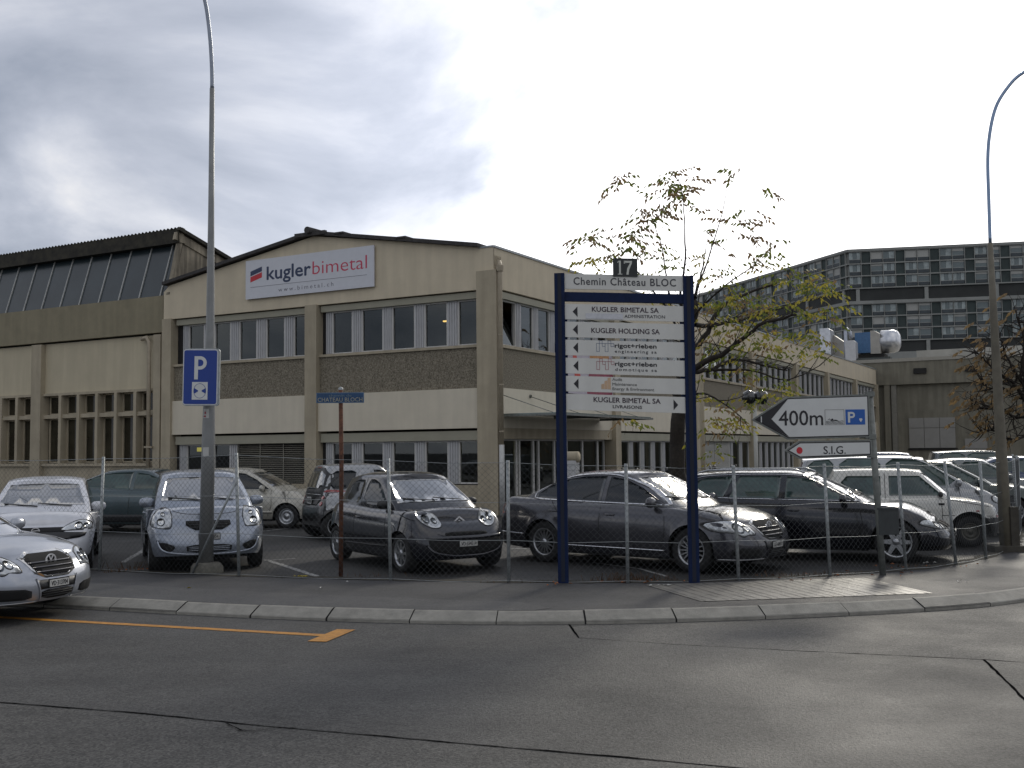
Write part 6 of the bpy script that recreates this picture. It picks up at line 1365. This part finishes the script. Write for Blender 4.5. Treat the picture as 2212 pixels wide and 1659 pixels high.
# leaf groups where the photograph shows them: x, y, spread x, spread y, number
groups = [(1335, 395, 22, 14, 9), (1465, 405, 52, 32, 34), (1400, 460, 40, 24, 18), (1360, 500, 30, 20, 12), (1375, 530, 45, 26, 12), (1275, 515, 24, 10, 12), (1290, 560, 45, 8, 13), (1450, 560, 30, 20, 7), (1580, 360, 14, 8, 3), (1585, 465, 35, 22, 8), (1655, 410, 14, 20, 3), (1640, 500, 45, 40, 8), (1560, 500, 60, 40, 9),
    (1620, 560, 40, 20, 8), (1680, 540, 25, 14, 4), (1540, 600, 60, 50, 16), (1600, 640, 70, 26, 26), (1720, 600, 60, 22, 24), (1780, 625, 34, 22, 15), (1690, 660, 80, 22, 30), (1780, 680, 26, 20, 10), (1620, 700, 70, 26, 22), (1560, 690, 40, 40, 16), (1760, 720, 34, 18, 10), (1540, 740, 30, 30, 12), (1760, 760, 36, 14, 10), (1680, 740, 60, 22, 18),
    (1640, 760, 50, 20, 14), (1680, 835, 24, 18, 14), (1600, 800, 60, 30, 14), (1655, 860, 14, 12, 5), (1560, 900, 30, 22, 12), (1585, 915, 22, 22, 12), (1530, 925, 16, 8, 6), (1350, 905, 26, 10, 5), (1550, 985, 30, 30, 6), (1620, 870, 20, 12, 5), (1520, 850, 20, 40, 6), (1460, 640, 60, 30, 8), (1400, 590, 40, 30, 8)]
for gx, gy, sx, sy, n_ in groups:
    n_ = int(n_ * (1.0 if gy > 560 else 1.1))
    for k in range(n_):
        dy = T1.r.uniform(-1.5, 1.8); p = pt(gx + T1.r.gauss(0, sx * .55), gy + T1.r.gauss(0, sy * .55), dy); a = T1.r.random() * 6.28
        hi = gy < 560; T1.spray(p, Vector((math.cos(a), math.sin(a) * .5, T1.r.uniform(-.4, .3))), T1.r.randint(6, 9) if hi else T1.r.randint(5, 9), .135 if hi else .12, T1.r.choice([2, 2, 0]) if hi else None)
        if k % 4 == 0: T1.twig(p - Vector((0, 0, .25)), Vector((T1.r.gauss(0, .4), T1.r.gauss(0, .4), 1)), .3, .004)
T1.done(tr)
# bare tree at the right edge in the yard
t2 = thing('bare_tree', 'nearly bare dark tree at the right edge in front of the concrete hall', 'tree', (23.5, 45, 0)); T2 = Tree(11)
def p2(x, y, dy=0): return fY(x, y, 45 + dy) - Vector((23.5, 45, 0))
T2.limb([p2(2235, 1000), p2(2230, 920), p2(2222, 860)], .28, .2, 10)
for P_, r0, r1 in [([p2(2222, 860), p2(2210, 800), p2(2212, 740), p2(2200, 690)], .15, .02), ([p2(2225, 880), p2(2190, 830), p2(2150, 800), p2(2110, 760)], .11, .015), ([p2(2228, 900), p2(2190, 900), p2(2150, 880), p2(2100, 880)], .09, .012), ([p2(2222, 850), p2(2180, 780), p2(2160, 730)], .09, .012), ([p2(2228, 860), p2(2260, 800), p2(2300, 740)], .12, .02), ([p2(2232, 930), p2(2190, 950), p2(2150, 930), p2(2120, 935)], .07, .01), ([p2(2200, 840), p2(2160, 845), p2(2120, 830)], .05, .01)]:
    P = T2.limb(P_, r0, r1)
    for k in range(2, len(P)):
        for q_ in range(3):
            tw = T2.twig(P[k], Vector((T2.r.gauss(-.3, .8), T2.r.gauss(0, .6), T2.r.gauss(.3, .6))), T2.r.uniform(.6, 1.5), .03)
            if T2.r.random() < .5: T2.twig(tw[2], Vector((T2.r.gauss(-.2, .8), T2.r.gauss(0, .6), T2.r.gauss(.2, .6))), .7, .015)
            if T2.r.random() < .6: T2.spray(tw[-1], Vector((-1, 0, -.2)), 5, .3, 2)
T2.done(t2)
